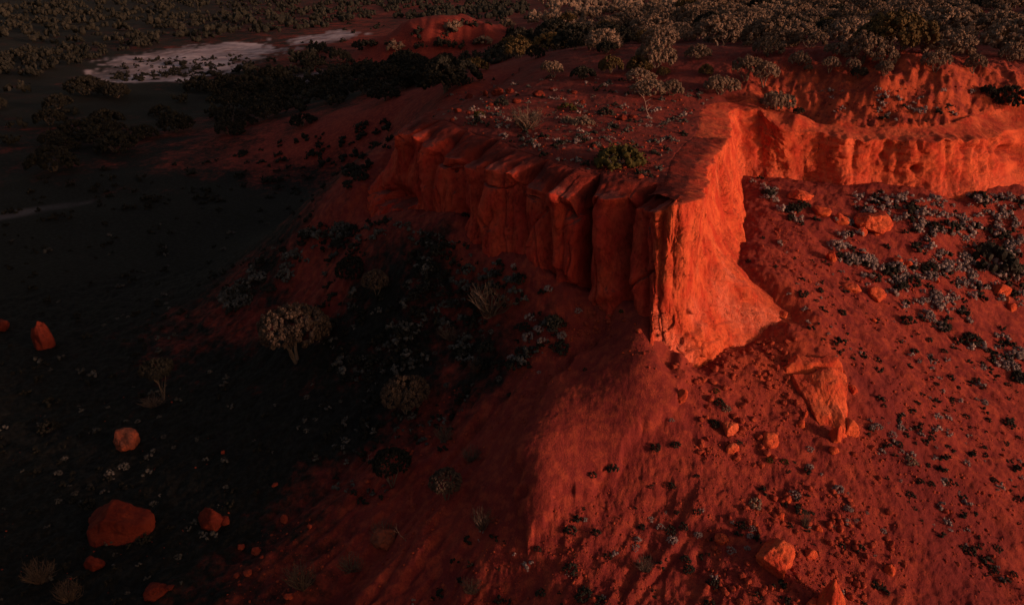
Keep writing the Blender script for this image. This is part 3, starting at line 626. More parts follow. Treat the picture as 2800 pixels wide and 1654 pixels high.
boulder(2216, 1526, 36, 34, 'small orange boulder just right of the largest rounded one', M_rock, group=gR)
boulder(2270, 1690, 84, 150, 'tall pale orange boulder cut off by the bottom edge', M_rock2, group=gR, seed=41, taper=.4)
boulder(2226, 1668, 48, 34, 'orange boulder touching the tall one at the bottom edge', M_rock2, group=gR)
boulder(1856, 1104, 30, 56, 'narrow upright orange slab leaning above the dark bushes', M_rock2, group=gR, tilt=.35, seed=3)
boulder(1996, 1190, 42, 60, 'orange rock block with a greyish top beside a dark crack', M_rock, group=gR)
boulder(2004, 1238, 34, 34, 'orange block directly below the greyish topped rock', M_rock, group=gR)
boulder(2106, 1218, 58, 40, 'broad broken orange outcrop left of the tapering slab', M_rock, group=gR)
boulder(2192, 1168, 30, 24, 'rounded orange boulder beside the foot of the tapering slab', M_rock2, group=gR)
boulder(2288, 1205, 36, 74, 'bright orange pillar of rock forming the toe of the tapering slab', M_rock2, group=gR, seed=9)
boulder(2280, 1238, 30, 26, 'squared orange block below the bright toe pillar', M_rock2, group=gR)
boulder(2325, 1190, 50, 60, 'dull orange half buried rock right of the toe pillar', M_rock, group=gR)
boulder(2335, 1075, 28, 30, 'orange rock against the right side of the tapering slab', M_rock, group=gR)
boulder(2203, 1142, 16, 30, 'small upright sliver of rock left of the tapering slab', M_rock2, group=gR)
boulder(1976, 1486, 40, 30, 'tilted orange rock beside pale saltbush above the bottom edge', M_rock, group=gR)
boulder(2136, 1420, 26, 30, 'orange rock in the rubble above the largest rounded boulder', M_rock2, group=gR)
boulder(2436, 1572, 30, 50, 'narrow orange rock at the edge of the bare maroon wash', M_rock2, group=gR)
boulder(2240, 1452, 22, 20, 'small orange rock in rubble right of the dark shadowed bush', M_rock2, group=gR)
boulder(2155, 1372, 20, 18, 'small orange rock between the grey bushes below the slab', M_rock2, group=gR)
gA = 'boulders on the floor of the alcove'
for (x, y, a, b, t, m) in [(2196, 548, 66, 34, 'broad boulder under the alcove wall, nearest its inner corner', M_rock), (2246, 592, 54, 36, 'pale orange boulder between saltbushes below the inner corner', M_rock2), (2300, 612, 46, 38, 'rounded orange boulder beside the dark hollow in the basin', M_rock2),
        (2385, 634, 110, 74, 'largest boulder in the basin, broken and pale orange', M_rock), (2357, 645, 28, 30, 'round pale rock at the foot of the largest basin boulder', M_rock2), (2398, 642, 26, 22, 'small pale rock right of the round one at the basin boulder', M_rock2),
        (2276, 712, 28, 36, 'single bright rounded rock on the slope below the basin boulders', M_rock2), (2361, 705, 30, 24, 'orange rock in the band of saltbush below the basin boulder', M_rock), (2455, 726, 36, 26, 'flat orange rock in the saltbush band', M_rock2), (2482, 730, 26, 22, 'small orange rock touching the flat one in the saltbush band', M_rock2),
        (2396, 822, 60, 46, 'broken orange outcrop in the middle of the sunlit slope', M_rock), (2330, 800, 50, 34, 'low crumbling outcrop left of the broken one on the slope', M_rock), (2738, 812, 56, 44, 'orange boulder near the right edge beside dark shrubs', M_rock), (2752, 828, 28, 26, 'small dark-sided rock under the right edge boulder', M_rock),
        (2768, 850, 30, 28, 'orange rock lowest of the three at the right edge', M_rock2), (2391, 880, 14, 14, 'tiny bright stone below the broken outcrop', M_rock2), (2142, 868, 34, 18, 'pale flat block on the ledge beside the cliff foot', M_rock2), (2560, 772, 30, 22, 'faint orange rock in the shrubby slope', M_rock)]:
    boulder(x, y, a, b, t, m, group=gA if y < 660 else gR)
gP = 'orange boulders strewn on the mesa top'
for (x, y, a, b, t) in [(1284, 272, 34, 28, 'orange boulder at the far left edge of the mesa-top cluster'), (1328, 264, 22, 32, 'narrow orange boulder left of the brightest on the mesa top'), (1358, 262, 46, 40, 'brightest and largest boulder of the mesa-top cluster'),
        (1394, 256, 32, 26, 'orange boulder just right of the brightest on the mesa top'), (1473, 266, 42, 30, 'broad orange boulder right of the mesa-top cluster'), (1413, 282, 32, 26, 'orange boulder in front of the mesa-top cluster'), (1509, 248, 26, 16, 'low orange boulder behind the dark mesa-top bush'),
        (1569, 258, 30, 22, 'orange boulder farther right, near the tan bush'), (1592, 284, 20, 20, 'small round red boulder above the tan bush'), (1700, 330, 34, 32, 'red boulder in front of the dead sapling'), (1730, 322, 30, 18, 'flat orange rock beside the red boulder near the dead sapling'),
        (1252, 308, 34, 26, 'orange boulder low on the mesa top near its left rim'), (1280, 312, 16, 14, 'small red stone beside the low left boulder'), (1340, 290, 24, 16, 'flat orange rock in front of the narrow boulder'), (1238, 330, 20, 14, 'red stone at the left rim of the mesa')]:
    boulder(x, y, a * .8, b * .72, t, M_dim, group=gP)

# the tapering fallen slab
def slab_rock():
    import bmesh
    a, b = gp([2215, 2296], [985, 1190]); L_ = np.linalg.norm(b[:2] - a[:2]); ang = atan2(b[1] - a[1], b[0] - a[0])
    bm = bmesh.new(); bmesh.ops.create_icosphere(bm, subdivisions=7, radius=1); me = bpy.data.meshes.new('rock_slab'); bm.to_mesh(me); bm.free()
    V = np.empty(len(me.vertices) * 3, np.float32); me.vertices.foreach_get('co', V); V = V.reshape(-1, 3).astype(float)
    PL = [(-1, .05, .1, .74), (1, .15, .2, .80), (0, -1, .12, .62), (.1, 1, .1, .60), (0, -.22, .97, .50), (0, .55, .83, .60), (-.5, -.6, .6, .80), (-.45, .1, .9, .66), (.5, -.3, .8, .66), (.6, .7, .3, .78), (-.6, .8, .2, .86), (0, 0, -1, .8)]
    N = np.array([p[:3] for p in PL], float); N /= np.linalg.norm(N, axis=1)[:, None]; d = np.array([p[3] for p in PL]); dt = V @ N.T
    r = np.where(dt > .04, d[None] / np.maximum(dt, .04), 9).min(1)
    P = V * r[:, None]; t = (P[:, 0] / .75 + 1) / 2; k = np.interp(t, [0, .12, .5, 1], [1.0, 1.12, .92, .42])
    P = P * np.stack([np.full(len(t), L_ * .66), 2.0 * k, 1.5 * (.45 + .55 * k)], -1)
    n3 = fbm3(P[:, 0] * .9, P[:, 1] * .9, P[:, 2] * .9, 5); w1, w2, wc = worley(P[:, 0] * 1.1 + .4 * P[:, 2], P[:, 1] * 1.3 + .6 * P[:, 2])
    q = V * (.22 * n3 + .12 * (wc - .5) * sstep(0, .22, w2 - w1))[:, None]; P = P + q
    cr = (P[:, 2] > 0) * np.exp(-((P[:, 0] + L_ * .30 + .25 * pn2(P[:, 1] * 1.3, P[:, 1] * 0)) / .10) ** 2); P[:, 2] -= .45 * cr
    ca, sa = cos(ang), sin(ang); sl = (b[2] - a[2]) / L_
    W = np.stack([P[:, 0] * ca - P[:, 1] * sa, P[:, 0] * sa + P[:, 1] * ca, P[:, 2] + P[:, 0] * sl + .1], -1)
    me.vertices.foreach_set('co', W.astype(np.float32).ravel()); me.polygons.foreach_set('use_smooth', np.ones(len(me.polygons), bool)); me.materials.append(M_rock); me.update()
    o = put(bpy.data.objects.new('rock_slab', me)); m = (a + b) / 2; o.location = (m[0], m[1], m[2] - .42)
    tag(o, 'long tapering slab of fallen red rock, cracked across its upper end, on sunlit slope', 'rock slab')
slab_rock()
print('rocks', time.time() - T0)

# ------------------------------------------------------------------ vegetation meshes
def leaf_mat(name, a, b, rand=.5):
    s = NB(name); c = s.mix(s.ramp(s.attr('tone'), 0, 1), a, b)
    r = s.objrand(); c = s.mix(s.math('MULTIPLY', s.ramp(r, 0, 1), rand), c, tuple(.45 * x for x in a))
    s.b.inputs['Roughness'].default_value = .8
    return s.done(c)
M_tan = leaf_mat('mulga_leaf', (.10, .072, .058), (.25, .172, .136), .45)
M_yel = leaf_mat('olive_leaf', (.065, .048, .022), (.15, .095, .042), .4)
M_drk = leaf_mat('dark_leaf', (.011, .012, .011), (.036, .034, .029), .4)
M_grey = leaf_mat('saltbush_leaf', (.13, .10, .105), (.34, .265, .27), .4)
M_dgrey = leaf_mat('shade_dimmed_saltbush_leaf', (.04, .04, .041), (.15, .142, .142), .5)  # darker copy of the saltbush leaf; shade is part of its colour
M_green = leaf_mat('green_leaf', (.022, .023, .008), (.070, .055, .015), .2)
M_twig = leaf_mat('twig', (.06, .045, .04), (.14, .10, .085), .4)
M_bark = tone('bark', (.09, .07, .06), (.20, .15, .13))
M_pale = tone('bleached_wood', (.30, .22, .19), (.45, .34, .30))

def leaves(C, Nn, size, rs, asp=1.0, up=0):
    """quads at centres C facing roughly Nn"""
    n = len(C); N = Nn + rs.randn(n, 3) * .55; N /= np.linalg.norm(N, axis=1)[:, None] + 1e-6
    A = np.cross(N, rs.randn(n, 3)); A /= np.linalg.norm(A, axis=1)[:, None] + 1e-6; B = np.cross(N, A)
    s = size * rs.uniform(.6, 1.3, n)[:, None]
    V = np.stack([C - A * s - B * s * asp * .6, C + A * s * .8 - B * s * asp, C + A * s + B * s * asp * .7, C - A * s * .7 + B * s * asp], 1)
    return V.reshape(-1, 3), np.arange(n * 4).reshape(-1, 4)
def crown_geo(seed, W=1.0, H=.62, nl=4, nt_=90, nlf=24, tr=.13, lf=.04, base=.0, zc=0.3, hole=.06, under=-.3, fine=False):
    """dome crown of unit half-width: lobes covered by round tufts of leaves"""
    rs = np.random.RandomState(seed); lobes = [(0, 0, zc, .64)]
    for i in range(nl):
        a = i / max(nl, 1) * 2 * pi + rs.uniform(-.5, .5); r = rs.uniform(.35, .5); lobes.append((r * cos(a), r * sin(a), zc + rs.uniform(-.14, .06), rs.uniform(.38, .50)))
    C, T = [], []
    per = int(nt_ * 1.6 / len(lobes))
    for (lx, ly, lz, lr) in lobes:
        for _ in range(per):
            d = rs.randn(3); d /= np.linalg.norm(d)
            if d[2] < under: continue
            p = np.array([lx, ly, lz]) + d * lr * [1, 1, H] * rs.uniform(.9, 1.04)
            if any(((p[0] - a) ** 2 + (p[1] - b) ** 2 + ((p[2] - c) / H) ** 2) < (r_ * .84) ** 2 for (a, b, c, r_) in lobes if (a, b, c, r_) != (lx, ly, lz, lr)): continue
            if any(((p - c_) ** 2).sum() < (tr * .95) ** 2 for c_ in C) or rs.rand() < hole: continue
            C.append(p); T.append(d)
    C = np.array(C); T = np.array(T); n = len(C)
    tone_t = rs.uniform(0, .5, n)
    d = rs.randn(n, nlf, 3); d /= np.linalg.norm(d, axis=2)[..., None]
    flip = (d * T[:, None]).sum(-1) < -.2; d[flip] *= -1
    rr = tr * rs.uniform(.8, 1.15, (n, nlf, 1)) * rs.uniform(.75, 1.25, (n, 1, 1))
    P = (C[:, None] + d * rr).reshape(-1, 3); Nn = d.reshape(-1, 3)
    V, F_ = leaves(P, Nn, lf, rs)
    tn_ = np.repeat((tone_t[:, None] + rs.uniform(0, .5, (n, nlf))).ravel(), 4)
    # each tuft has a rounded body of close foliage under its outer leaves
    a_ = (1 + 5 ** .5) / 2; IV = np.array([(-1, a_, 0), (1, a_, 0), (-1, -a_, 0), (1, -a_, 0), (0, -1, a_), (0, 1, a_), (0, -1, -a_), (0, 1, -a_), (a_, 0, -1), (a_, 0, 1), (-a_, 0, -1), (-a_, 0, 1)]) / sqrt(1 + a_ * a_)
    IF = np.array([(0, 11, 5), (0, 5, 1), (0, 1, 7), (0, 7, 10), (0, 10, 11), (1, 5, 9), (5, 11, 4), (11, 10, 2), (10, 7, 6), (7, 1, 8), (3, 9, 4), (3, 4, 2), (3, 2, 6), (3, 6, 8), (3, 8, 9), (4, 9, 5), (2, 4, 11), (6, 2, 10), (8, 6, 7), (9, 8, 1)])
    if fine:
        mp_, V2, F2 = {}, list(IV), []
        def mid(a, b):
            k_ = (min(a, b), max(a, b))
            if k_ not in mp_: v_ = V2[a] + V2[b]; mp_[k_] = len(V2); V2.append(v_ / np.linalg.norm(v_))
            return mp_[k_]
        for a, b, c in IF:
            ab, bc_, ca_ = mid(a, b), mid(b, c), mid(c, a); F2 += [(a, ab, ca_), (b, bc_, ab), (c, ca_, bc_), (ab, bc_, ca_)]
        IV, IF = np.array(V2), np.array(F2)
    IF = np.concatenate([IF, IF[:, 2:3]], 1)
    CV = C[:, None] + IV[None] * tr * .84 * rs.uniform(.8, 1.2, (n, 1, 1)) * rs.uniform(.82, 1.15, (n, len(IV), 1)) - T[:, None] * tr * .25
    core = rs.randn(0)
    F_ = np.concatenate([F_, (IF[None] + len(V) + (np.arange(n) * len(IV))[:, None, None]).reshape(-1, 4)])
    tn_ = np.concatenate([tn_, np.repeat(tone_t + .1, len(IV)) + rs.uniform(0, .25, n * len(IV))]); V = np.concatenate([V, CV.reshape(-1, 3)])
    V = V * [W, W, 1]
    return V, F_, tn_
def tube(P, r, k=5):
    """a tapering tube along points P"""
    P = np.array(P, float); n = len(P); T = np.gradient(P, axis=0); T /= np.linalg.norm(T, axis=1)[:, None] + 1e-9
    A = np.cross(T, [0.31, 0.2, .93]); A /= np.linalg.norm(A, axis=1)[:, None] + 1e-9; B = np.cross(T, A); r = np.broadcast_to(r, n)
    th = np.arange(k) / k * 2 * pi
    V = P[:, None] + r[:, None, None] * (np.cos(th)[None, :, None] * A[:, None] + np.sin(th)[None, :, None] * B[:, None])
    F_ = [[i * k + j, i * k + (j + 1) % k, (i + 1) * k + (j + 1) % k, (i + 1) * k + j] for i in range(n - 1) for j in range(k)]
    return V.reshape(-1, 3), np.array(F_)
def join(parts):
    V, F_, o = [], [], 0
    for v, f in parts: V.append(v); F_.append(f + o); o += len(v)
    return np.concatenate(V), np.concatenate(F_)
def bend(p, q, rs, n=6, amp=.08):
    p, q = np.array(p, float), np.array(q, float); t = np.linspace(0, 1, n)[:, None]; L_ = np.linalg.norm(q - p)
    return p + (q - p) * t + np.sin(t * pi) * rs.randn(3) * amp * L_ + rs.randn(n, 3) * .02 * L_ * np.sin(t * pi)
def trunk_geo(seed, h=.5, stems=3, spread=.35, r0=.05, sub=4, base=0.0):
    rs = np.random.RandomState(seed + 500); parts = []
    for i in range(stems):
        a = i / stems * 2 * pi + rs.uniform(-.6, .6); top = np.array([spread * cos(a), spread * sin(a), h * rs.uniform(.85, 1.1)])
        b = bend((rs.uniform(-.02, .02), rs.uniform(-.02, .02), -.06), top, rs); parts.append(tube(b, np.linspace(r0, r0 * .5, 6)))
        for j in range(sub):
            s = b[rs.randint(2, 6)]; e = s + np.array([rs.uniform(-.35, .35), rs.uniform(-.35, .35), rs.uniform(.12, .34)]); parts.append(tube(bend(s, e, rs, 5), np.linspace(r0 * .42, r0 * .12, 5), 4))
    return join(parts)
def twig_geo(seed, n=46, h=1.0, spread=.8, r=.012, gen=2):
    rs = np.random.RandomState(seed); parts = []
    for i in range(n):
        a = rs.uniform(0, 2 * pi); sp = spread * sqrt(rs.rand()); e = np.array([sp * cos(a), sp * sin(a), h * rs.uniform(.55, 1) * (1 - .35 * sp / spread)])
        b = bend((e[0] * .05, e[1] * .05, -.03), e, rs, 5, .1); parts.append(tube(b, np.linspace(r * 1.5, r * .4, 5), 3))
        for j in range(gen):
            s = b[rs.randint(2, 4)]; e2 = s + rs.randn(3) * [.16, .16, .08] + [0, 0, .16]; parts.append(tube(bend(s, e2, rs, 3), np.linspace(r * .7, r * .25, 3), 3))
    return join(parts)
def lm(name, g, mat): return mesh_np(name, g[0], g[1], mat, False, {'tone': g[2]} if len(g) > 2 else {'tone': np.random.RandomState(1).rand(len(g[0]))})

CROWNS = {}
for key, mat, n_ in (('tan', M_tan, 5), ('yel', M_yel, 2), ('drk', M_drk, 3)):
    CROWNS[key] = [lm('crown', crown_geo(60 + i * 7 + len(key) + ord(key[0]), W=1.0, H=[.72, .62, .8, .66, .75][i], nl=[4, 3, 5, 3, 4][i], nt_=[270, 250, 300, 240, 270][i], nlf=24, tr=.085, lf=.027, fine=True), mat) for i in range(n_)]
M_dusk = leaf_mat('shade_dimmed_leaf', (.045, .034, .029), (.115, .080, .066), .2)  # mulga leaf darkened to paint in the shade on the slope trees
for key, mat in (('near', M_dusk), ('neard', M_drk)):
    CROWNS[key] = [lm('crown', crown_geo(820 + i * 5, H=[.6, .75][i], nl=[6, 5][i], nt_=[760, 640][i], nlf=22, tr=.066, lf=.019, hole=.0, under=-.55), mat) for i in range(2)]
TRUNKS = [mesh_np('trunk', *trunk_geo(i, .5, [3, 2, 4][i], .36, [.045, .055, .035][i]), M_bark, True) for i in range(3)]
FARC = {k: [lm('far_crown', crown_geo(300 + i + ord(k[0]), H=.6, nl=3, nt_=60, nlf=6, tr=.16, lf=.06, hole=.02), m) for i in range(3)] for k, m in (('tan', M_tan), ('drk', M_drk))}
BUSH = {}
for key, mat in (('grey', M_grey), ('dgrey', M_dgrey), ('drk', M_drk), ('green', M_green), ('tan', M_tan)):
    BUSH[key] = [lm('saltbush', crown_geo(900 + i * 3 + ord(key[0]), H=.62, nl=3, nt_=[90, 80, 100][i], nlf=10, tr=.165, lf=.035, zc=.10, hole=.0, under=-.2), mat) for i in range(3)]
TWIG = [lm('dry_bush', (*twig_geo(40 + i, 60, 1.0, .8), ), M_twig) for i in range(3)]
print('veg meshes', time.time() - T0)

# ------------------------------------------------------------------ landmarks and labels
LMK = [(2230, 1080, 'the tapering fallen slab'), (2120, 1510, 'the largest rounded boulder'), (1910, 760, 'the bright corner buttress'), (2400, 440, 'the alcove wall'), (2703, 647, 'the big dark green shrub'), (1696, 400, 'the yellow-green mesa shrub'),
       (1180, 105, 'the far red mound'), (480, 170, 'the larger clay pan'), (890, 110, 'the smaller clay pan'), (112, 920, 'the lone upright boulder'), (310, 1430, 'the wedge-shaped boulder'), (790, 850, 'the umbrella-crowned tree'),
       (1600, 1180, 'the smooth raised terrace'), (1010, 560, 'the mesa nose'), (1500, 650, 'the fluted cliff'), (2071, 180, 'the double-crowned tree'), (1358, 245, 'the brightest mesa-top boulder'), (1592, 314, 'the pale tan mesa bush'), (570, 1410, 'the pointed red boulder'),
       (2385, 600, 'the largest basin boulder'), (2600, 1480, 'the bare maroon wash'), (2040, 480, 'the inner alcove corner'), (2500, 270, 'the rugged orange slope'), (1050, 1475, 'the greyish maroon boulder'), (1900, 970, 'the foot of the buttress'), (1763, 287, 'the dead sapling'), (2010, 330, 'the rim notch'),
       (450, 1000, 'the leaning round tree'), (1300, 175, 'the olive bush behind the mesa'), (650, 650, 'the dark plain'), (1220, 740, 'the talus under the cliff'), (2396, 800, 'the broken outcrop'), (1400, 520, 'the tall rock columns'), (2757, 415, 'the cave in the alcove wall'), (1340, 800, 'the large leafless thicket'), (1000, 235, 'the dark thicket beyond the mesa'),
       (700, 300, 'the low land left of the mesa'), (2556, 147, 'the trees above the orange slope'), (1700, 60, 'the pale woodland'), (2300, 40, 'the farthest right woodland'), (400, 40, 'the far dark woodland'), (2720, 1200, 'the lower right slope'), (2420, 950, 'the middle of the sunlit slope')]
ORD = ['first', 'second', 'third', 'fourth', 'fifth', 'sixth', 'seventh', 'eighth', 'ninth', 'tenth'] + [f'{n}th' for n in range(11, 90)]
DIRS = ['right of', 'above right of', 'above', 'above left of', 'left of', 'below left of', 'below', 'below right of']
AUTO = []          # (object, description, px, py)
def name_all():
    rows = {}
    for o, d, x, y in AUTO:
        bx = min(LMK, key=lambda q: (q[0] - x) ** 2 + (1.5 * (q[1] - y)) ** 2); dx, dy = x - bx[0], bx[1] - y
        s = int(round(atan2(dy, dx) / (pi / 4))) % 8; rows.setdefault((d, bx[2], s), []).append((dx * dx + dy * dy, o))
    for (d, b, s), L_ in rows.items():
        L_.sort(key=lambda r: r[0])
        for i, (_, o) in enumerate(L_):
            o['label'] = f'{d}, {"the only one" if len(L_) == 1 else ORD[i] + " out"} {DIRS[s]} {b}'
USED = {}
def inst(me, name, parent=None):
    o = bpy.data.objects.new(name, me); return put(o, parent)
def tree_at(px, py_base, wpx, hpx, kind='tan', var=0, label=None, tr=0, group=None, cat='tree', lift=1.0, name='mulga_tree', p=None, rot=None):
    """tree whose foot stands at photo pixel; crown wpx wide and whole tree hpx tall"""
    p = gp(px, py_base)[0] if p is None else p
    m = px_dist(p) / FP; R0 = wpx * m * .5 * .96; Hh_ = hpx * m / .94
    e = put(bpy.data.objects.new(name, None)); e.location = (p[0], p[1], p[2] - .05); e.empty_display_size = .3
    e.rotation_euler = (0, 0, R_.uniform(0, 6.28) if rot is None else rot)
    me = CROWNS[kind][var % len(CROWNS[kind])]
    c = inst(me, 'crown', e); t = inst(TRUNKS[tr % 3], 'trunk', e)
    Hh_ = max(Hh_ * .88, R0 * .8); cz_ = min(Hh_ * .86 / .82, R0 * 1.35); c.scale = (R0, R0, cz_); c.location = (0, 0, max(0, Hh_ - .82 * cz_) * (1 if name != 'mulga_tree' or group == 'trees on the shaded slope' else .55)); t.scale = (R0, R0, (c.location[2] + .62 * cz_) / .89)
    tag(e, label, cat, group)
    if label is None: AUTO.append((e, {'near': 'shade-dimmed tree', 'neard': 'dark tree', 'tan': 'pale domed mulga tree', 'yel': 'olive domed tree', 'drk': 'dark domed tree'}[kind], px, py_base))
    return e
def bush_at(px, py_base, wpx, hpx, kind='grey', var=0, label=None, group=None, name=None, cat='shrub', mesh=None, p=None):
    p = gp(px, py_base)[0] if p is None else p
    m = px_dist(p) / FP; R0 = wpx * m * .5; sz = min(max(hpx * m / .75, .6 * R0), 1.15 * R0) if mesh is None else hpx * m
    o = inst(mesh or BUSH[kind][var % 3], name or {'grey': 'saltbush', 'dgrey': 'saltbush', 'drk': 'dark_shrub', 'green': 'green_shrub', 'tan': 'tan_shrub'}[kind]); o.location = (p[0], p[1], p[2] - .02)
    o.rotation_euler = (0, 0, R_.uniform(0, 6.28)); o.scale = (R0, R0, sz)
    tag(o, label, cat, group)
    if label is None: AUTO.append((o, {'grey': 'grey saltbush', 'dgrey': 'shade-dimmed grey saltbush', 'drk': 'dark shrub', 'green': 'green shrub', 'tan': 'tan shrub'}[kind], px, py_base))
    return o

# -- trees one can point at
gT = 'domed mulga trees around the mesa'
MAN = [(2040, 222, 100, 90, 'tan', 0, 'left half of the big double-crowned tree at the head of the alcove'), (2090, 236, 84, 88, 'tan', 2, 'lower right crown of the big double-crowned tree, densest and palest'),
 (1967, 258, 116, 66, 'tan', 1, 'broad low pale tree left of the double-crowned tree, pinkish soil beside it'), (1770, 262, 124, 52, 'tan', 3, 'low wide pink-tan tree at the front of the cluster above the dead sapling'), (1838, 262, 80, 56, 'tan', 1, 'rounded pale tree at the right end of the front cluster'),
 (1748, 226, 112, 46, 'tan', 3, 'flat topped tan tree behind the front cluster'), (1668, 202, 84, 58, 'yel', 0, 'round olive tree at the left of the cluster'), (1748, 194, 90, 52, 'yel', 1, 'olive tree between the round one and the large domed tree'), (1795, 186, 136, 92, 'tan', 4, 'large orange-brown domed tree behind the cluster'),
 (1302, 198, 84, 46, 'yel', 0, 'solitary olive tree beyond the left back of the mesa'), (1592, 216, 84, 40, 'drk', 0, 'low dark tree left of the olive trees'), (1572, 138, 62, 46, 'drk', 1, 'dark round tree in the gully beyond the mesa'), (1465, 160, 62, 42, 'drk', 2, 'leftmost dark round tree of the gully beyond the mesa'),
 (1541, 116, 92, 42, 'drk', 0, 'broad dark tree behind the gully'), (1660, 146, 76, 42, 'drk', 1, 'blue-grey round tree right of the gully'), (1660, 98, 72, 42, 'drk', 2, 'dark domed tree behind the blue-grey one'), (1720, 92, 62, 36, 'drk', 0, 'dark domed tree right of the two beyond the gully'),
 (2118, 306, 114, 72, 'tan', 1, 'greyish bushy tree spilling over the rim beside the notch'), (2182, 322, 40, 42, 'drk', 1, 'small dark bush-like tree right of the greyish rim tree'), (2102, 152, 104, 60, 'tan', 4, 'orange-tinted domed tree behind the double-crowned tree'),
 (2186, 180, 72, 44, 'tan', 2, 'small pale tree right of the orange-tinted one'), (2210, 196, 34, 28, 'tan', 3, 'tiny round tree under the small pale one'), (2270, 200, 60, 64, 'tan', 1, 'thin dusky tree with a visible trunk'), (2329, 202, 58, 60, 'tan', 0, 'pale compact tree with a slender trunk behind the slope'),
 (2345, 214, 54, 40, 'drk', 0, 'dim bush-like tree at the foot of the pale compact one'), (2417, 190, 88, 84, 'tan', 4, 'large pale tree at the right of the big brown one'), (2417, 206, 64, 54, 'tan', 3, 'lower skirt tree in front of the large pale one'), (2357, 176, 136, 100, 'tan', 2, 'biggest brown wispy tree above the orange slope'),
 (2286, 150, 72, 42, 'tan', 1, 'tree left of the biggest brown one'), (2556, 196, 88, 72, 'tan', 0, 'pale tree on the skyline of the orange slope near its right end'), (2660, 202, 72, 70, 'tan', 2, 'solitary pale tree on a thin trunk right of the slope crest'), (2548, 130, 88, 54, 'tan', 1, 'orange-topped tree behind the crest tree'),
 (2763, 168, 84, 60, 'tan', 4, 'broad pale tree close to the right edge'), (1907, 162, 88, 46, 'tan', 2, 'pale twin-lobed tree left of the double-crowned tree'), (1931, 204, 54, 36, 'yel', 1, 'small olive tree behind the broad low pale one'), (1812, 208, 44, 30, 'yel', 0, 'small olive tree right behind the cluster'),
 (2760, 290, 110, 64, 'drk', 2, 'dark tree mass at the right end of the orange slope'), (2700, 262, 60, 40, 'drk', 1, 'dark small tree left of the mass at the right end'),
 (1513, 212, 70, 60, 'tan', 3, 'thin reddish tree standing on the back of the mesa')]
for i, (x, y, a, b, kd, v, t) in enumerate(MAN): tree_at(x, y, a, b, kd, v, t, tr=i, group=gT)
gS = 'trees on the shaded slope'
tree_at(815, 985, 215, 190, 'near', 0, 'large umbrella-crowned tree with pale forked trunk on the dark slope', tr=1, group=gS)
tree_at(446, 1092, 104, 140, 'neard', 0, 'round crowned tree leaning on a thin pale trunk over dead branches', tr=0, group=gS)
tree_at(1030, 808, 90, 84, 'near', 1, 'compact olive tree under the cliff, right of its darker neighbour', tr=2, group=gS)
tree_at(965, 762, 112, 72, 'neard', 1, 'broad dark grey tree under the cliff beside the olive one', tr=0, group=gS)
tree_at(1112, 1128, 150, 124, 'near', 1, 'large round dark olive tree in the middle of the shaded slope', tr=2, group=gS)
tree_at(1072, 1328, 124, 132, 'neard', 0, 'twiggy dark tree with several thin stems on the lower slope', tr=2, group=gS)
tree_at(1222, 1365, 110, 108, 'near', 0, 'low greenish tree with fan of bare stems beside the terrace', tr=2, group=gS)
# -- shrubs one can point at
gM = 'shrubs on the mesa top'
bush_at(1592, 342, 74, 56, 'tan', 0, 'pale tan rounded shrub on the mesa top', gM); bush_at(1552, 334, 50, 30, 'tan', 1, 'low tan shrub touching the left of the pale rounded one', gM)
bush_at(1696, 444, 172, 66, 'green', 2, 'wide yellow-green spreading shrub at the brink of the cliff', gM); bush_at(1553, 300, 62, 36, 'green', 1, 'dull green shrub behind the pale tan one', gM); bush_at(1656, 312, 60, 34, 'drk', 1, 'dark shrub right of the pale tan one', gM)
bush_at(1370, 286, 54, 32, 'drk', 0, 'dark green shrub in front of the brightest boulder', gM); bush_at(1310, 318, 46, 32, 'green', 0, 'dark green shrub near the left rim of the mesa', gM); bush_at(1322, 428, 44, 22, 'drk', 2, 'dark shrub wedged at the top of a rock column', gM)
bush_at(2703, 722, 190, 128, 'drk', 1, 'big dark green shrub filling the low corner of the basin', 'shrubs in the alcove basin')
bush_at(2596, 622, 66, 44, 'drk', 0, 'dark bush between pale saltbush left of the big green shrub', 'shrubs in the alcove basin'); bush_at(2552, 620, 50, 34, 'drk', 2, 'small dark bush farther left in the basin', 'shrubs in the alcove basin')
bush_at(2046, 715, 22, 62, 'drk', 1, 'narrow dark shrub growing up the side of the buttress', 'shrubs on the sunlit slope'); bush_at(1195, 408, 30, 60, 'drk', 1, 'dark shrub growing in a cleft between rock columns', 'shrubs in the cliff clefts')
bush_at(1560, 636, 40, 50, 'drk', 0, 'dark scrub in the deep hollow of the cliff', 'shrubs in the cliff clefts')
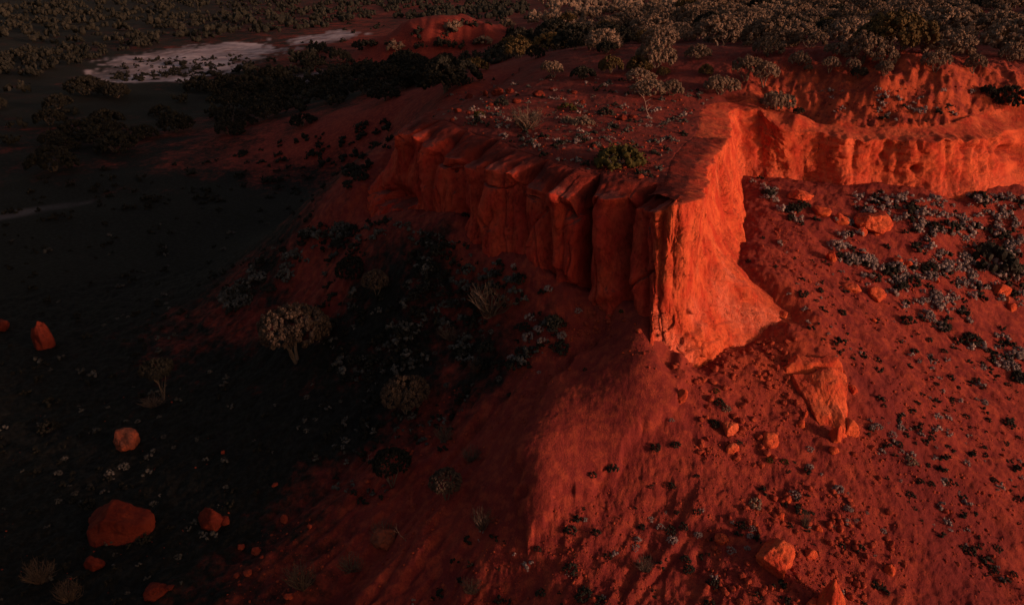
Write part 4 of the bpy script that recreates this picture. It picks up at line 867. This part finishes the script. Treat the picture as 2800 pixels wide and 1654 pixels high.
# foreground shrubs on the sunlit slope
FG = [(2063, 1380, 52, 50, 'tan'), (2172, 1352, 34, 26, 'grey'), (2190, 1400, 36, 44, 'drk'), (2292, 1338, 38, 36, 'grey'), (2318, 1348, 14, 12, 'grey'), (2318, 1390, 30, 26, 'grey'), (2370, 1402, 16, 14, 'grey'), (2340, 1424, 20, 16, 'grey'), (2415, 1452, 24, 22, 'grey'), (2490, 1264, 44, 34, 'tan'),
      (1805, 1440, 26, 22, 'grey'), (1838, 1476, 36, 30, 'grey'), (1868, 1440, 30, 28, 'drk'), (1780, 1420, 24, 16, 'grey'), (1755, 1440, 28, 24, 'drk'), (1743, 1474, 24, 18, 'grey'), (1738, 1498, 30, 18, 'grey'), (1908, 1462, 28, 22, 'grey'), (1832, 1450, 40, 30, 'drk'),
      (2056, 1444, 26, 22, 'grey'), (2052, 1464, 24, 16, 'grey'), (2030, 1438, 40, 24, 'drk'), (1998, 1504, 30, 18, 'grey'), (2046, 1498, 20, 14, 'grey'), (2158, 1436, 24, 18, 'drk'), (1950, 1594, 42, 26, 'drk'), (1875, 1530, 34, 26, 'drk'), (1904, 1398, 30, 24, 'drk'), (1838, 1328, 32, 22, 'drk'),
      (1905, 1302, 20, 24, 'drk'), (1965, 1100, 36, 34, 'drk'), (1985, 1118, 34, 40, 'tan'), (1952, 1160, 38, 34, 'drk'), (2018, 1210, 24, 26, 'drk'), (1958, 1068, 24, 26, 'green'), (1848, 1218, 34, 40, 'drk'), (1793, 1224, 36, 36, 'drk'), (1836, 1148, 18, 18, 'grey'), (1676, 1280, 40, 26, 'drk'), (1620, 1298, 30, 16, 'drk'),
      (2213, 1228, 26, 20, 'grey'), (2214, 1276, 26, 24, 'grey'), (2154, 1288, 20, 22, 'drk'), (2145, 1262, 26, 14, 'green'), (2398, 1166, 34, 20, 'grey'), (2462, 1170, 30, 20, 'grey'), (2440, 1188, 30, 18, 'grey'), (2456, 1152, 24, 18, 'drk'), (2426, 1216, 28, 24, 'drk'), (2456, 1214, 30, 22, 'drk'),
      (2514, 1316, 28, 22, 'drk'), (2545, 1322, 26, 26, 'drk'), (2586, 1320, 24, 16, 'drk'), (2590, 1222, 22, 20, 'drk'), (2545, 1198, 24, 18, 'drk'), (2416, 1108, 18, 16, 'drk'), (2508, 1102, 20, 16, 'drk'), (2640, 1140, 26, 28, 'drk'), (2755, 1158, 46, 22, 'drk'), (2690, 1100, 28, 16, 'grey'), (2750, 1212, 24, 26, 'drk'), (2782, 1194, 16, 36, 'drk'),
      (2716, 1312, 24, 14, 'drk'), (2652, 1508, 46, 26, 'drk'), (2722, 1500, 40, 36, 'drk'), (2714, 1558, 34, 24, 'drk'), (2770, 1568, 26, 18, 'drk'), (2338, 1498, 24, 20, 'drk'), (2390, 1600, 36, 24, 'drk'), (1560, 1450, 44, 28, 'drk'), (1630, 1456, 32, 34, 'drk'), (1548, 1448, 20, 24, 'drk'), (1662, 1520, 30, 18, 'drk'), (1560, 1555, 50, 40, 'drk'),
      (1596, 1628, 60, 40, 'drk'), (1640, 1650, 56, 36, 'drk'), (1470, 1500, 26, 26, 'drk'), (1480, 1620, 36, 28, 'drk'), (2195, 806, 38, 34, 'drk'), (2232, 822, 18, 14, 'drk'), (2300, 856, 30, 22, 'drk'), (2038, 765, 24, 26, 'grey'), (2482, 878, 50, 30, 'drk'), (1700, 852, 20, 20, 'green'), (1940, 1650, 40, 30, 'drk'), (1820, 1400, 14, 12, 'grey'),
      (1850, 1400, 18, 14, 'drk'), (2104, 1258, 26, 12, 'green'), (2170, 1264, 16, 20, 'drk'), (1880, 1556, 40, 22, 'drk'), (1780, 1330, 22, 12, 'drk'), (2600, 1100, 20, 14, 'drk'), (2620, 1060, 20, 16, 'drk'), (2670, 1040, 26, 16, 'drk'), (2560, 1050, 20, 18, 'drk'), (2500, 960, 26, 20, 'drk'), (2540, 930, 26, 16, 'drk'), (2580, 960, 24, 16, 'drk'), (2700, 960, 30, 18, 'drk'), (2760, 990, 30, 18, 'drk')]
SH = []
for i, (x, y, a, b, kd) in enumerate(FG):
    SH.append(bush_at(x, y, a * 1.08, b, kd, i, group='shrubs on the sunlit slope'))
# pale bushes and others on the shaded talus
TL = [(1452, 868, 34, 30, 'grey'), (1476, 902, 36, 22, 'grey'), (1446, 922, 44, 30, 'grey'), (1484, 934, 34, 22, 'grey'), (1536, 918, 34, 34, 'grey'), (1320, 880, 28, 18, 'grey'), (1344, 906, 20, 10, 'grey'), (1434, 992, 22, 14, 'grey'), (1474, 1018, 14, 10, 'grey'), (1366, 1036, 24, 26, 'grey'), (1402, 980, 30, 16, 'grey'), (1500, 790, 30, 24, 'grey'), (1580, 850, 24, 18, 'grey'),
      (1254, 744, 22, 20, 'grey'), (1122, 770, 22, 14, 'grey'), (1148, 768, 18, 12, 'grey'), (1164, 748, 26, 20, 'grey'), (1068, 600, 18, 20, 'grey'), (1092, 618, 34, 18, 'grey'), (1116, 616, 24, 16, 'grey'), (1040, 634, 20, 12, 'grey'), (1012, 612, 14, 10, 'drk'), (1220, 834, 40, 22, 'grey'), (1190, 848, 34, 20, 'grey'), (1248, 826, 30, 20, 'grey'), (1406, 728, 24, 20, 'grey'), (1350, 750, 40, 26, 'grey'), (1390, 764, 36, 22, 'grey'),
      (1330, 740, 24, 20, 'grey'), (1280, 780, 22, 16, 'grey'), (1300, 800, 26, 18, 'grey'), (1130, 910, 22, 16, 'grey'), (1084, 958, 14, 10, 'grey'), (1218, 998, 10, 10, 'grey'), (1010, 1000, 24, 14, 'grey'), (1224, 1054, 26, 16, 'grey'), (1395, 1080, 20, 18, 'drk'), (1190, 965, 18, 12, 'grey'), (1360, 1000, 40, 20, 'drk'), (1250, 1100, 20, 14, 'drk'), (1200, 690, 60, 30, 'drk'), (1140, 700, 50, 26, 'drk'),
      (1270, 590, 26, 18, 'drk'), (1040, 575, 60, 20, 'drk'), (1600, 1010, 16, 10, 'drk')]
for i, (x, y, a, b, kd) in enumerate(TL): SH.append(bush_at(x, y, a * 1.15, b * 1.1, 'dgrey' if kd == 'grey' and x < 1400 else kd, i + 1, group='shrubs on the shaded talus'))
DP = [(436, 1140, 16, 0), (345, 1152, 18, 0), (376, 1152, 18, 0), (448, 1194, 18, 0), (176, 1254, 22, 0), (160, 1294, 24, 0), (408, 1250, 30, 0), (420, 1232, 20, 0), (340, 1278, 34, 0), (292, 1296, 20, 0), (246, 1330, 24, 0), (206, 1350, 24, 0), (158, 1370, 22, 0), (540, 1204, 14, 0), (618, 1332, 18, 0), (296, 1114, 14, 0), (420, 1378, 28, 0), (300, 1476, 20, 0), (140, 1556, 18, 0), (348, 1622, 18, 0),
      (486, 1522, 24, 0), (476, 1224, 18, 0), (240, 1380, 50, 1), (130, 1170, 60, 1), (396, 1475, 50, 1), (840, 1086, 22, 0), (880, 1108, 16, 0), (838, 1178, 20, 0), (574, 1016, 16, 0), (455, 830, 14, 0), (462, 842, 14, 0), (336, 862, 12, 0), (320, 872, 12, 0), (350, 866, 12, 0), (284, 890, 14, 0), (430, 820, 14, 0), (400, 1250, 18, 0)]
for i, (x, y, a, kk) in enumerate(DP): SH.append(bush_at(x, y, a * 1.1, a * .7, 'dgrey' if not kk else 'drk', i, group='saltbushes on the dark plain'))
# twiggy leafless shrubs
gD = 'leafless dry bushes'
def dry(px, py, wpx, hpx, label, v=0):
    p = gp(px, py)[0]; m = px_dist(p) / FP; o = inst(TWIG[v % 3], 'dry_bush'); o.location = (p[0], p[1], p[2] - .03); o.scale = (wpx * m * .6, wpx * m * .6, hpx * m); o.rotation_euler = (0, 0, v * 1.3)
    return tag(o, label, 'dry bush', gD)
dry(1441, 352, 130, 78, 'wide dusky leafless bush left of the tan shrub on the mesa', 0); dry(1345, 862, 150, 120, 'largest leafless thicket on the talus under the cliff', 1); dry(1216, 1206, 64, 66, 'rounded leafless bush on the shaded slope above the terrace', 2)
dry(1318, 1446, 76, 90, 'leafless fan of stems below the foot of the terrace', 0); dry(1290, 1262, 70, 60, 'faint leafless bush left of the terrace edge', 1); dry(826, 1610, 110, 110, 'dark leafless bush near the bottom edge', 2); dry(110, 1592, 110, 90, 'leafless bush low on the dark plain', 0); dry(190, 1640, 90, 80, 'leafless bush at the bottom edge below the speckled boulder', 1)
dry(1050, 1470, 90, 60, 'leafless bush behind the greyish maroon boulder', 1); dry(1764, 1560, 70, 60, 'leafless bush with fine stems under the pale saltbush patch', 2); dry(1290, 1620, 80, 60, 'dark leafless bush at the bottom below the shaded slope', 0); dry(420, 1110, 90, 34, 'fallen tangle of bare branches by the leaning round tree', 2)
dry(1300, 1010, 50, 40, 'leafless bush beside small white saltbush below the talus', 1); dry(1235, 930, 90, 60, 'dim leafless thicket in the middle of the talus', 2); dry(2200, 1440, 40, 70, 'leafless shadowy bush in the rubble below the grey bush', 0); dry(960, 1560, 90, 60, 'dim leafless bush low on the maroon slope', 1)
# dead sapling, dead wood
def dead(px, py, hpx, label, seed, name, lean=.3, mat=None):
    rs = np.random.RandomState(seed); p = gp(px, py)[0]; m = px_dist(p) / FP; h = hpx * m; parts = []
    b = bend((0, 0, -.05), (-lean * h, 0, h), rs, 7, .05); parts.append(tube(b, np.linspace(.028, .009, 7) * h / 1.6, 6))
    for j in range(6):
        s = b[rs.randint(2, 6)]; e = s + np.array([rs.uniform(-.35, .35), rs.uniform(-.2, .2), rs.uniform(.15, .4)]) * h; parts.append(tube(bend(s, e, rs, 4), np.linspace(.014, .006, 4) * h / 1.6, 4))
    me = mesh_np(name, *join(parts), mat or M_pale, True); o = put(bpy.data.objects.new(name, me)); o.location = p; return tag(o, label, 'dead tree')
dead(1776, 320, 62, 'bare bleached dead sapling with forked top on the mesa', 4, 'dead_sapling', .35)
dead(1112, 1480, 50, 'dead leaning branch beside the greyish maroon boulder', 8, 'dead_branch', .6, M_bark); dead(1010, 1268, 34, 'pale snapped stump standing left of the twiggy dark tree', 9, 'dead_stump', .05)

# ------------------------------------------------------------------ scattered plants: the largest as objects, the rest as ground cover
rs = np.random.RandomState(5)
def ok_spot(P):
    z0 = P[:, 2]; s = np.maximum(np.abs(zat(P[:, 0] + .35, P[:, 1]) - z0), np.abs(zat(P[:, 0], P[:, 1] + .35) - z0)); s2 = np.abs(zat(P[:, 0], P[:, 1] - .35) - z0); return (s < .55) & (s2 < .55)
def in_px(x, y, poly): return in_poly(x, y, np.array(poly, float))
zones = [  # photo polygon (only chooses where on the ground they grow), count, size range in metres, kinds
 ([(960, 625), (1010, 600), (1150, 620), (1250, 660), (1450, 760), (1540, 860), (1560, 950), (1420, 1010), (1200, 1010), (950, 1050), (860, 900), (900, 700)], 760, .16, .6, ('dgrey', 'drk', 'drk')),
 ([(600, 780), (820, 640), (960, 590), (980, 640), (880, 700), (640, 850)], 200, .3, .8, ('dgrey', 'drk', 'dgrey')),
 ([(100, 470), (700, 440), (900, 500), (850, 560), (500, 560), (0, 620)], 160, .3, .9, ('drk', 'drk')),
 ([(0, 640), (600, 560), (950, 560), (900, 640), (600, 800), (300, 1100), (0, 1200)], 240, .2, .5, ('drk', 'drk', 'drk', 'dgrey')),
 ([(0, 1150), (300, 1050), (500, 1000), (900, 1050), (900, 1250), (700, 1400), (450, 1654), (0, 1654)], 260, .10, .34, ('dgrey', 'drk', 'drk')),
 ([(900, 1000), (1300, 1050), (1200, 1300), (1000, 1400), (850, 1300)], 200, .12, .4, ('drk', 'dgrey', 'drk')),
 ([(1130, 345), (1250, 240), (1400, 200), (1650, 215), (1900, 240), (1990, 295), (1990, 350), (1930, 400), (1900, 500), (1790, 530), (1550, 470), (1300, 400)], 900, .10, .36, ('grey', 'dgrey', 'dgrey', 'drk')),
 ([(2036, 485), (2060, 478), (2280, 600), (2420, 640), (2620, 800), (2800, 950), (2800, 1060), (2500, 860), (2300, 720), (2180, 620)], 330, .3, .75, ('grey', 'grey', 'drk')),
 ([(2330, 515), (2560, 535), (2800, 520), (2800, 900), (2600, 780), (2480, 660), (2340, 580)], 420, .2, .62, ('grey', 'drk', 'grey')),
 ([(2060, 620), (2300, 730), (2550, 880), (2800, 1080), (2800, 1654), (2450, 1380), (2300, 1000), (2100, 760)], 420, .10, .32, ('drk', 'drk', 'grey')),
 ([(1350, 1400), (1700, 1330), (2100, 1280), (2300, 1300), (2450, 1654), (1100, 1654)], 120, .10, .3, ('drk', 'drk', 'grey')),
 ([(290, 210), (340, 165), (640, 150), (700, 160), (560, 205), (330, 228)], 170, .5, 1.5, ('drk',)), ([(250, 235), (300, 200), (700, 165), (760, 200), (560, 245)], 60, .7, 1.8, ('drk',)), ([(800, 118), (980, 112), (930, 122)], 14, .5, 1.4, ('drk',)),
 ([(2150, 350), (2250, 250), (2800, 240), (2800, 330), (2500, 365), (2300, 360)], 170, .15, .45, ('grey', 'drk', 'grey')),
 ([(2420, 430), (2800, 420), (2800, 480), (2450, 470)], 0, .2, .4, ('grey',)),
 ([(640, 420), (1070, 320), (1080, 380), (960, 520), (700, 500), (500, 440)], 90, .4, 1.2, ('drk', 'drk')),
 ([(880, 60), (1400, 60), (1430, 170), (1200, 180), (1000, 150)], 60, 1.2, 3.2, ('drk', 'drk', 'tan')),
]
cand = []
for poly, n, a, b, kinds in zones:
    if not n: continue
    P_ = np.array(poly, float); lo_, hi_ = P_.min(0), P_.max(0); q = rs.uniform(lo_, hi_, (n * 4, 2)); q = q[in_px(q[:, 0], q[:, 1], P_)][:n]
    # let them gather in drifts
    W_ = gp(q[:, 0], q[:, 1]); okk = ok_spot(W_) & ((pn2(W_[:, 0] * .35, W_[:, 1] * .35) + rs.uniform(-.45, .45, len(W_))) > -.12)
    okk &= ~((W_[:, 1] < 42) & (poly_sd(W_[:, 0], W_[:, 1], SLAB) > -.3))
    for (x, y), p, k_ in zip(q, W_, okk):
        if k_:
            r = a + (b - a) * rs.rand() ** 2.0; cand.append((r / px_dist(p), r, x, y, p, kinds[rs.randint(len(kinds))]))
cand.sort(key=lambda c: -c[0])
NIND = 300 - len(SH) - 14
def one_bush(c, i):
    _, r, x, y, p, kd = c
    o = bush_at(x, y, 1, 1, kd, i, p=p, group='saltbush and scrub over the slopes' if kd != 'drk' else 'dark scrub over the slopes'); o.scale = (r, r, r * rs.uniform(.8, 1.3)); return o
for i, c in enumerate(cand[:NIND]): one_bush(c, i)
def low(kind_mat, seed):
    return crown_geo(seed, H=.62, nl=2, nt_=12, nlf=4, tr=.32, lf=.12, zc=.14, hole=.05, under=-.3)
def merge(items, geos, name, mat, label):
    V, F_, T_, o = [], [], [], 0
    for i, (p, sx, sz) in enumerate(items):
        g = geos[i % len(geos)]; a = rs.uniform(0, 6.28); c, s = cos(a), sin(a); v = g[0]
        w_ = np.stack([(v[:, 0] * c - v[:, 1] * s) * sx + p[0], (v[:, 0] * s + v[:, 1] * c) * sx + p[1], v[:, 2] * sz + p[2]], -1)
        V.append(w_); F_.append(g[1] + o); o += len(v); T_.append(np.clip(g[2] * rs.uniform(.5, 1.1), 0, 1))
    me = mesh_np(name, np.concatenate(V), np.concatenate(F_), mat, False, {'tone': np.concatenate(T_)}); ob = put(bpy.data.objects.new(name, me)); return tag(ob, label, None, None, 'stuff')
rest = cand[NIND:]
lg = [low(None, 700 + i) for i in range(4)]
merge([(c[4], c[1], c[1]) for c in rest if c[5] == 'grey'], lg, 'saltbush_cover', M_grey, 'small grey saltbush dotted over the soil')
merge([(c[4], c[1], c[1]) for c in rest if c[5] == 'dgrey'], lg, 'shade_dimmed_saltbush_cover', M_dgrey, 'shade-dimmed grey saltbush dotted over the shaded soil')
merge([(c[4], c[1], c[1]) for c in rest if c[5] not in ('grey', 'dgrey')], lg, 'scrub_cover', M_drk, 'small dark scrub dotted over the soil')
print('scrub', len(cand), time.time() - T0)

# -- woodland beyond: jittered stand of trees out to the horizon
pts = []
D_ = 66.0
while D_ < 760:
    sp = 5.3 if D_ < 260 else 6.2 + (D_ - 260) * .012
    nphi = int(radians(84) * D_ / sp)
    ph = np.linspace(-radians(42), radians(42), nphi) + rs.uniform(-.45, .45, nphi) * sp / D_; dd = D_ + rs.uniform(-.45, .45, nphi) * sp
    pts.append(np.stack([dd * np.sin(ph), dd * np.cos(ph)], -1)); D_ += sp
pts = np.concatenate(pts); zz = zat(pts[:, 0], pts[:, 1]); sx_, sy_, sdp = project(pts[:, 0], pts[:, 1], zz)
inb = np.full(len(pts), False)
woods = [([(1380, 165), (1440, 60), (1500, 30), (1400, -80), (3100, -80), (3100, 200), (2700, 190), (2300, 185), (2150, 160), (1950, 165), (1850, 120), (1700, 150), (1600, 185), (1500, 170)], .86, 'tan'),
         ([(-300, -80), (1450, -80), (1450, 58), (1150, 60), (1050, 45), (900, 75), (800, 90), (640, 98), (420, 130), (300, 145), (250, 200), (100, 215), (-300, 230)], .80, 'drk'),
         ([(900, 290), (900, 200), (960, 168), (1100, 160), (1280, 190), (1300, 215), (1230, 255), (1100, 290), (950, 305)], .95, 'drk'),
         ([(560, 240), (700, 165), (800, 140), (1000, 135), (950, 190), (800, 245)], .55, 'drk'),
         ([(-300, 270), (200, 240), (400, 235), (900, 230), (920, 330), (700, 400), (300, 420), (-300, 440)], .62, 'drk'),
         ([(-300, 560), (100, 450), (500, 470), (300, 560)], .10, 'drk')]
kindw = np.array([''] * len(pts), dtype=object)
for P_, dens, kd in woods:
    m = in_px(sx_, sy_, P_) & (kindw == '') & (rs.rand(len(pts)) < dens * (1.0 + .6 * pn2(pts[:, 0] * .03, pts[:, 1] * .018))); kindw[m] = kd
clear = sstep(.05, .4, pn2(pts[:, 0] * .022 + 7, pts[:, 1] * .009 + 3)) > rs.rand(len(pts)) * 1.6            # clearings
kindw[clear & (sdp > 130)] = ''
r_m = np.hypot((pts[:, 0] - MC[0]) / 19, (pts[:, 1] - MC[1]) / 15)
kindw[r_m < 1.0] = ''; kindw[(sx_ > 1020) & (sx_ < 1400) & (sy_ > 92) & (sy_ < 190) & (rs.rand(len(pts)) < .9)] = ''
kindw[(poly_sd(pts[:, 0], pts[:, 1], PANA) > -5) | (poly_sd(pts[:, 0], pts[:, 1], PANB) > 0)] = ''
man = gp([m[0] for m in MAN], [m[1] for m in MAN])
near_man = (np.hypot(pts[:, None, 0] - man[None, :, 0], pts[:, None, 1] - man[None, :, 1]).min(1) < 2.8); kindw[near_man] = ''
# colour of the wood drifts from dark to pale
drk = kindw == 'drk'
idx = np.where(kindw != '')[0]; rad = 1.5 + 1.9 * rs.rand(len(pts)) ** 1.3 * np.where(drk, .95, 1.0)
rad = np.where(rs.rand(len(pts)) < .2, rad * 1.25, rad)
idx = idx[np.argsort(-(rad / sdp)[idx])]
vis_ = idx[(sx_[idx] > -40) & (sx_[idx] < PW + 40) & (sy_[idx] > -40)]
ntree = 300 - len(MAN) - 8
sel = vis_[:ntree]; ss = set(sel.tolist()); others = [i for i in idx if i not in ss]
for n_, i in enumerate(sel):
    p = np.array([pts[i, 0], pts[i, 1], zz[i]]); kd = kindw[i]
    if kd == 'tan' and (sx_[i] < 1600 or rs.rand() < .18): kd = 'drk' if rs.rand() < .7 else 'yel'
    h = rad[i] * rs.uniform(.98, 1.22)
    if rad[i] / sdp[i] * FP * 2 > 26:
        e = tree_at(sx_[i], sy_[i], 1, 1, kd, n_, tr=n_, p=p, group='woodland beyond the mesa')
        c_, t_ = e.children; c_.scale = (rad[i],) * 3; c_.location = (0, 0, (h - rad[i]) * .8); t_.scale = (rad[i], rad[i], ((h - rad[i]) * .8 + .6 * rad[i]) / .89)
    else:
        me = FARC['drk' if kd != 'tan' else 'tan'][n_ % 3]; o = inst(me, 'mulga_tree'); o.location = p; o.scale = (rad[i], rad[i], rad[i] * 1.15); o.rotation_euler = (0, 0, rs.uniform(0, 6.28))
        tag(o, None, 'tree', 'woodland beyond the mesa'); AUTO.append((o, 'pale domed mulga tree' if kd == 'tan' else 'dark domed tree', sx_[i], sy_[i]))
tg = [crown_geo(300 + i, H=.6, nl=3, nt_=22, nlf=3, tr=.26, lf=.10, hole=.02) for i in range(4)]
tf = [crown_geo(330 + i, H=.6, nl=2, nt_=7, nlf=1, tr=.40, lf=.2, hole=.0) for i in range(4)]
for kd, mat, nm in (('tan', M_tan, 'pale_woodland'), ('drk', M_drk, 'dark_woodland')):
    for far_, gg in ((0, tg), (1, tf)):
        it = [(np.array([pts[i, 0], pts[i, 1], zz[i]]), rad[i], rad[i] * 1.15) for i in others if kindw[i] == kd and ((sdp[i] > 260) == bool(far_))]
        if it: merge(it, gg, nm, mat, ('far ' if far_ else 'nearer ') + ('pale' if kd == 'tan' else 'dark') + ' woodland on the flat land beyond the mesa')
print('woods', len(sel), len(others), time.time() - T0)

# ------------------------------------------------------------------ loose stones
rz_ = [([(1900, 1654), (1950, 1500), (2000, 1360), (2200, 1320), (2450, 1400), (2500, 1654)], 2000, .02, .13), ([(1150, 1654), (1350, 1420), (1700, 1330), (1950, 1300), (2000, 1654)], 1300, .02, .09), ([(1600, 960), (1810, 1010), (2150, 900), (2250, 1000), (2150, 1300), (1900, 1250), (1900, 1060)], 1400, .03, .15),
       ([(2200, 800), (2500, 850), (2800, 1100), (2800, 1654), (2500, 1500), (2300, 1200)], 2200, .02, .11), ([(950, 1400), (1300, 1000), (1560, 880), (1700, 900), (1500, 1060), (1350, 1300), (1000, 1654), (600, 1654), (700, 1450)], 1300, .02, .09),
       ([(2060, 560), (2400, 650), (2600, 820), (2300, 850), (2100, 760)], 900, .03, .13), ([(1150, 340), (1300, 240), (1900, 260), (1990, 360), (1900, 540), (1600, 480), (1300, 400)], 1500, .03, .14),
       ([(2150, 350), (2200, 240), (2800, 230), (2800, 340)], 400, .04, .16), ([(1520, 840), (1680, 820), (1800, 960), (1700, 1010), (1540, 930)], 350, .03, .14), ([(0, 1150), (500, 1050), (700, 1400), (400, 1654), (0, 1654)], 140, .02, .08),
       ([(1300, 1654), (1450, 1400), (1850, 1250), (2300, 1000), (2500, 900), (2800, 1050), (2800, 1654)], 5000, .012, .05), ([(1450, 1350), (1400, 1250), (1600, 1080), (1850, 1050), (1850, 1150), (1600, 1310)], 200, .012, .03)]
base_r = [rock_shape(1000 + i, 1, rs.uniform(.6, 1), rs.uniform(.5, .9), 1, .05, 8) for i in range(8)]
V, F_, o = [], [], 0
cells = []
for poly, n, a, b in rz_:
    P_ = np.array(poly, float); q = rs.uniform(P_.min(0), P_.max(0), (n * 3, 2)); q = q[in_px(q[:, 0], q[:, 1], P_)][:n]; W_ = gp(q[:, 0], q[:, 1]); okk = ok_spot(W_) & ((pn2(W_[:, 0] * .4 + 5, W_[:, 1] * .4) + rs.uniform(-.5, .5, len(W_))) > -.05)
    okk &= ~((W_[:, 1] < 42) & (poly_sd(W_[:, 0], W_[:, 1], SLAB) > 0) & (rs.rand(len(W_)) < .6) & (b > .05))
    for p, (x, y) in zip(W_[okk], q[okk]):
        r = a + (b - a) * rs.rand() ** 4; cells.append((r / px_dist(p), r, x, y, p))
cells.sort(key=lambda c: -c[0])
RM = [mesh_np('rock', *rock_shape(1100 + i, 1, rs.uniform(.6, 1), rs.uniform(.5, .9), 3, .07, 9), M_stone, True) for i in range(6)]
for i, (_, r, x, y, p) in enumerate(cells[:190]):
    ob = inst(RM[i % 6], 'rock'); ob.location = (p[0], p[1], p[2] - .1 * r); ob.scale = (r * 1.25,) * 3; ob.rotation_euler = (rs.uniform(-.3, .3), rs.uniform(-.3, .3), rs.uniform(0, 6.28)); tag(ob, None, 'rock', 'loose rocks on the slopes'); AUTO.append((ob, 'loose orange rock', x, y))
for (_, r, x, y, p) in cells[190:]:
    v, f = base_r[rs.randint(8)]; a = rs.uniform(0, 6.28); c, s = cos(a), sin(a)
    V.append(np.stack([(v[:, 0] * c - v[:, 1] * s) * r + p[0], (v[:, 0] * s + v[:, 1] * c) * r + p[1], v[:, 2] * r + p[2] - .1 * r], -1)); F_.append(f + o); o += len(v)
me = mesh_np('rubble', np.concatenate(V), np.concatenate(F_), M_stone, True); tag(put(bpy.data.objects.new('rubble', me)), 'small loose stones scattered over the soil', None, None, 'stuff')
name_all()
print('done', len(SC.objects), time.time() - T0)
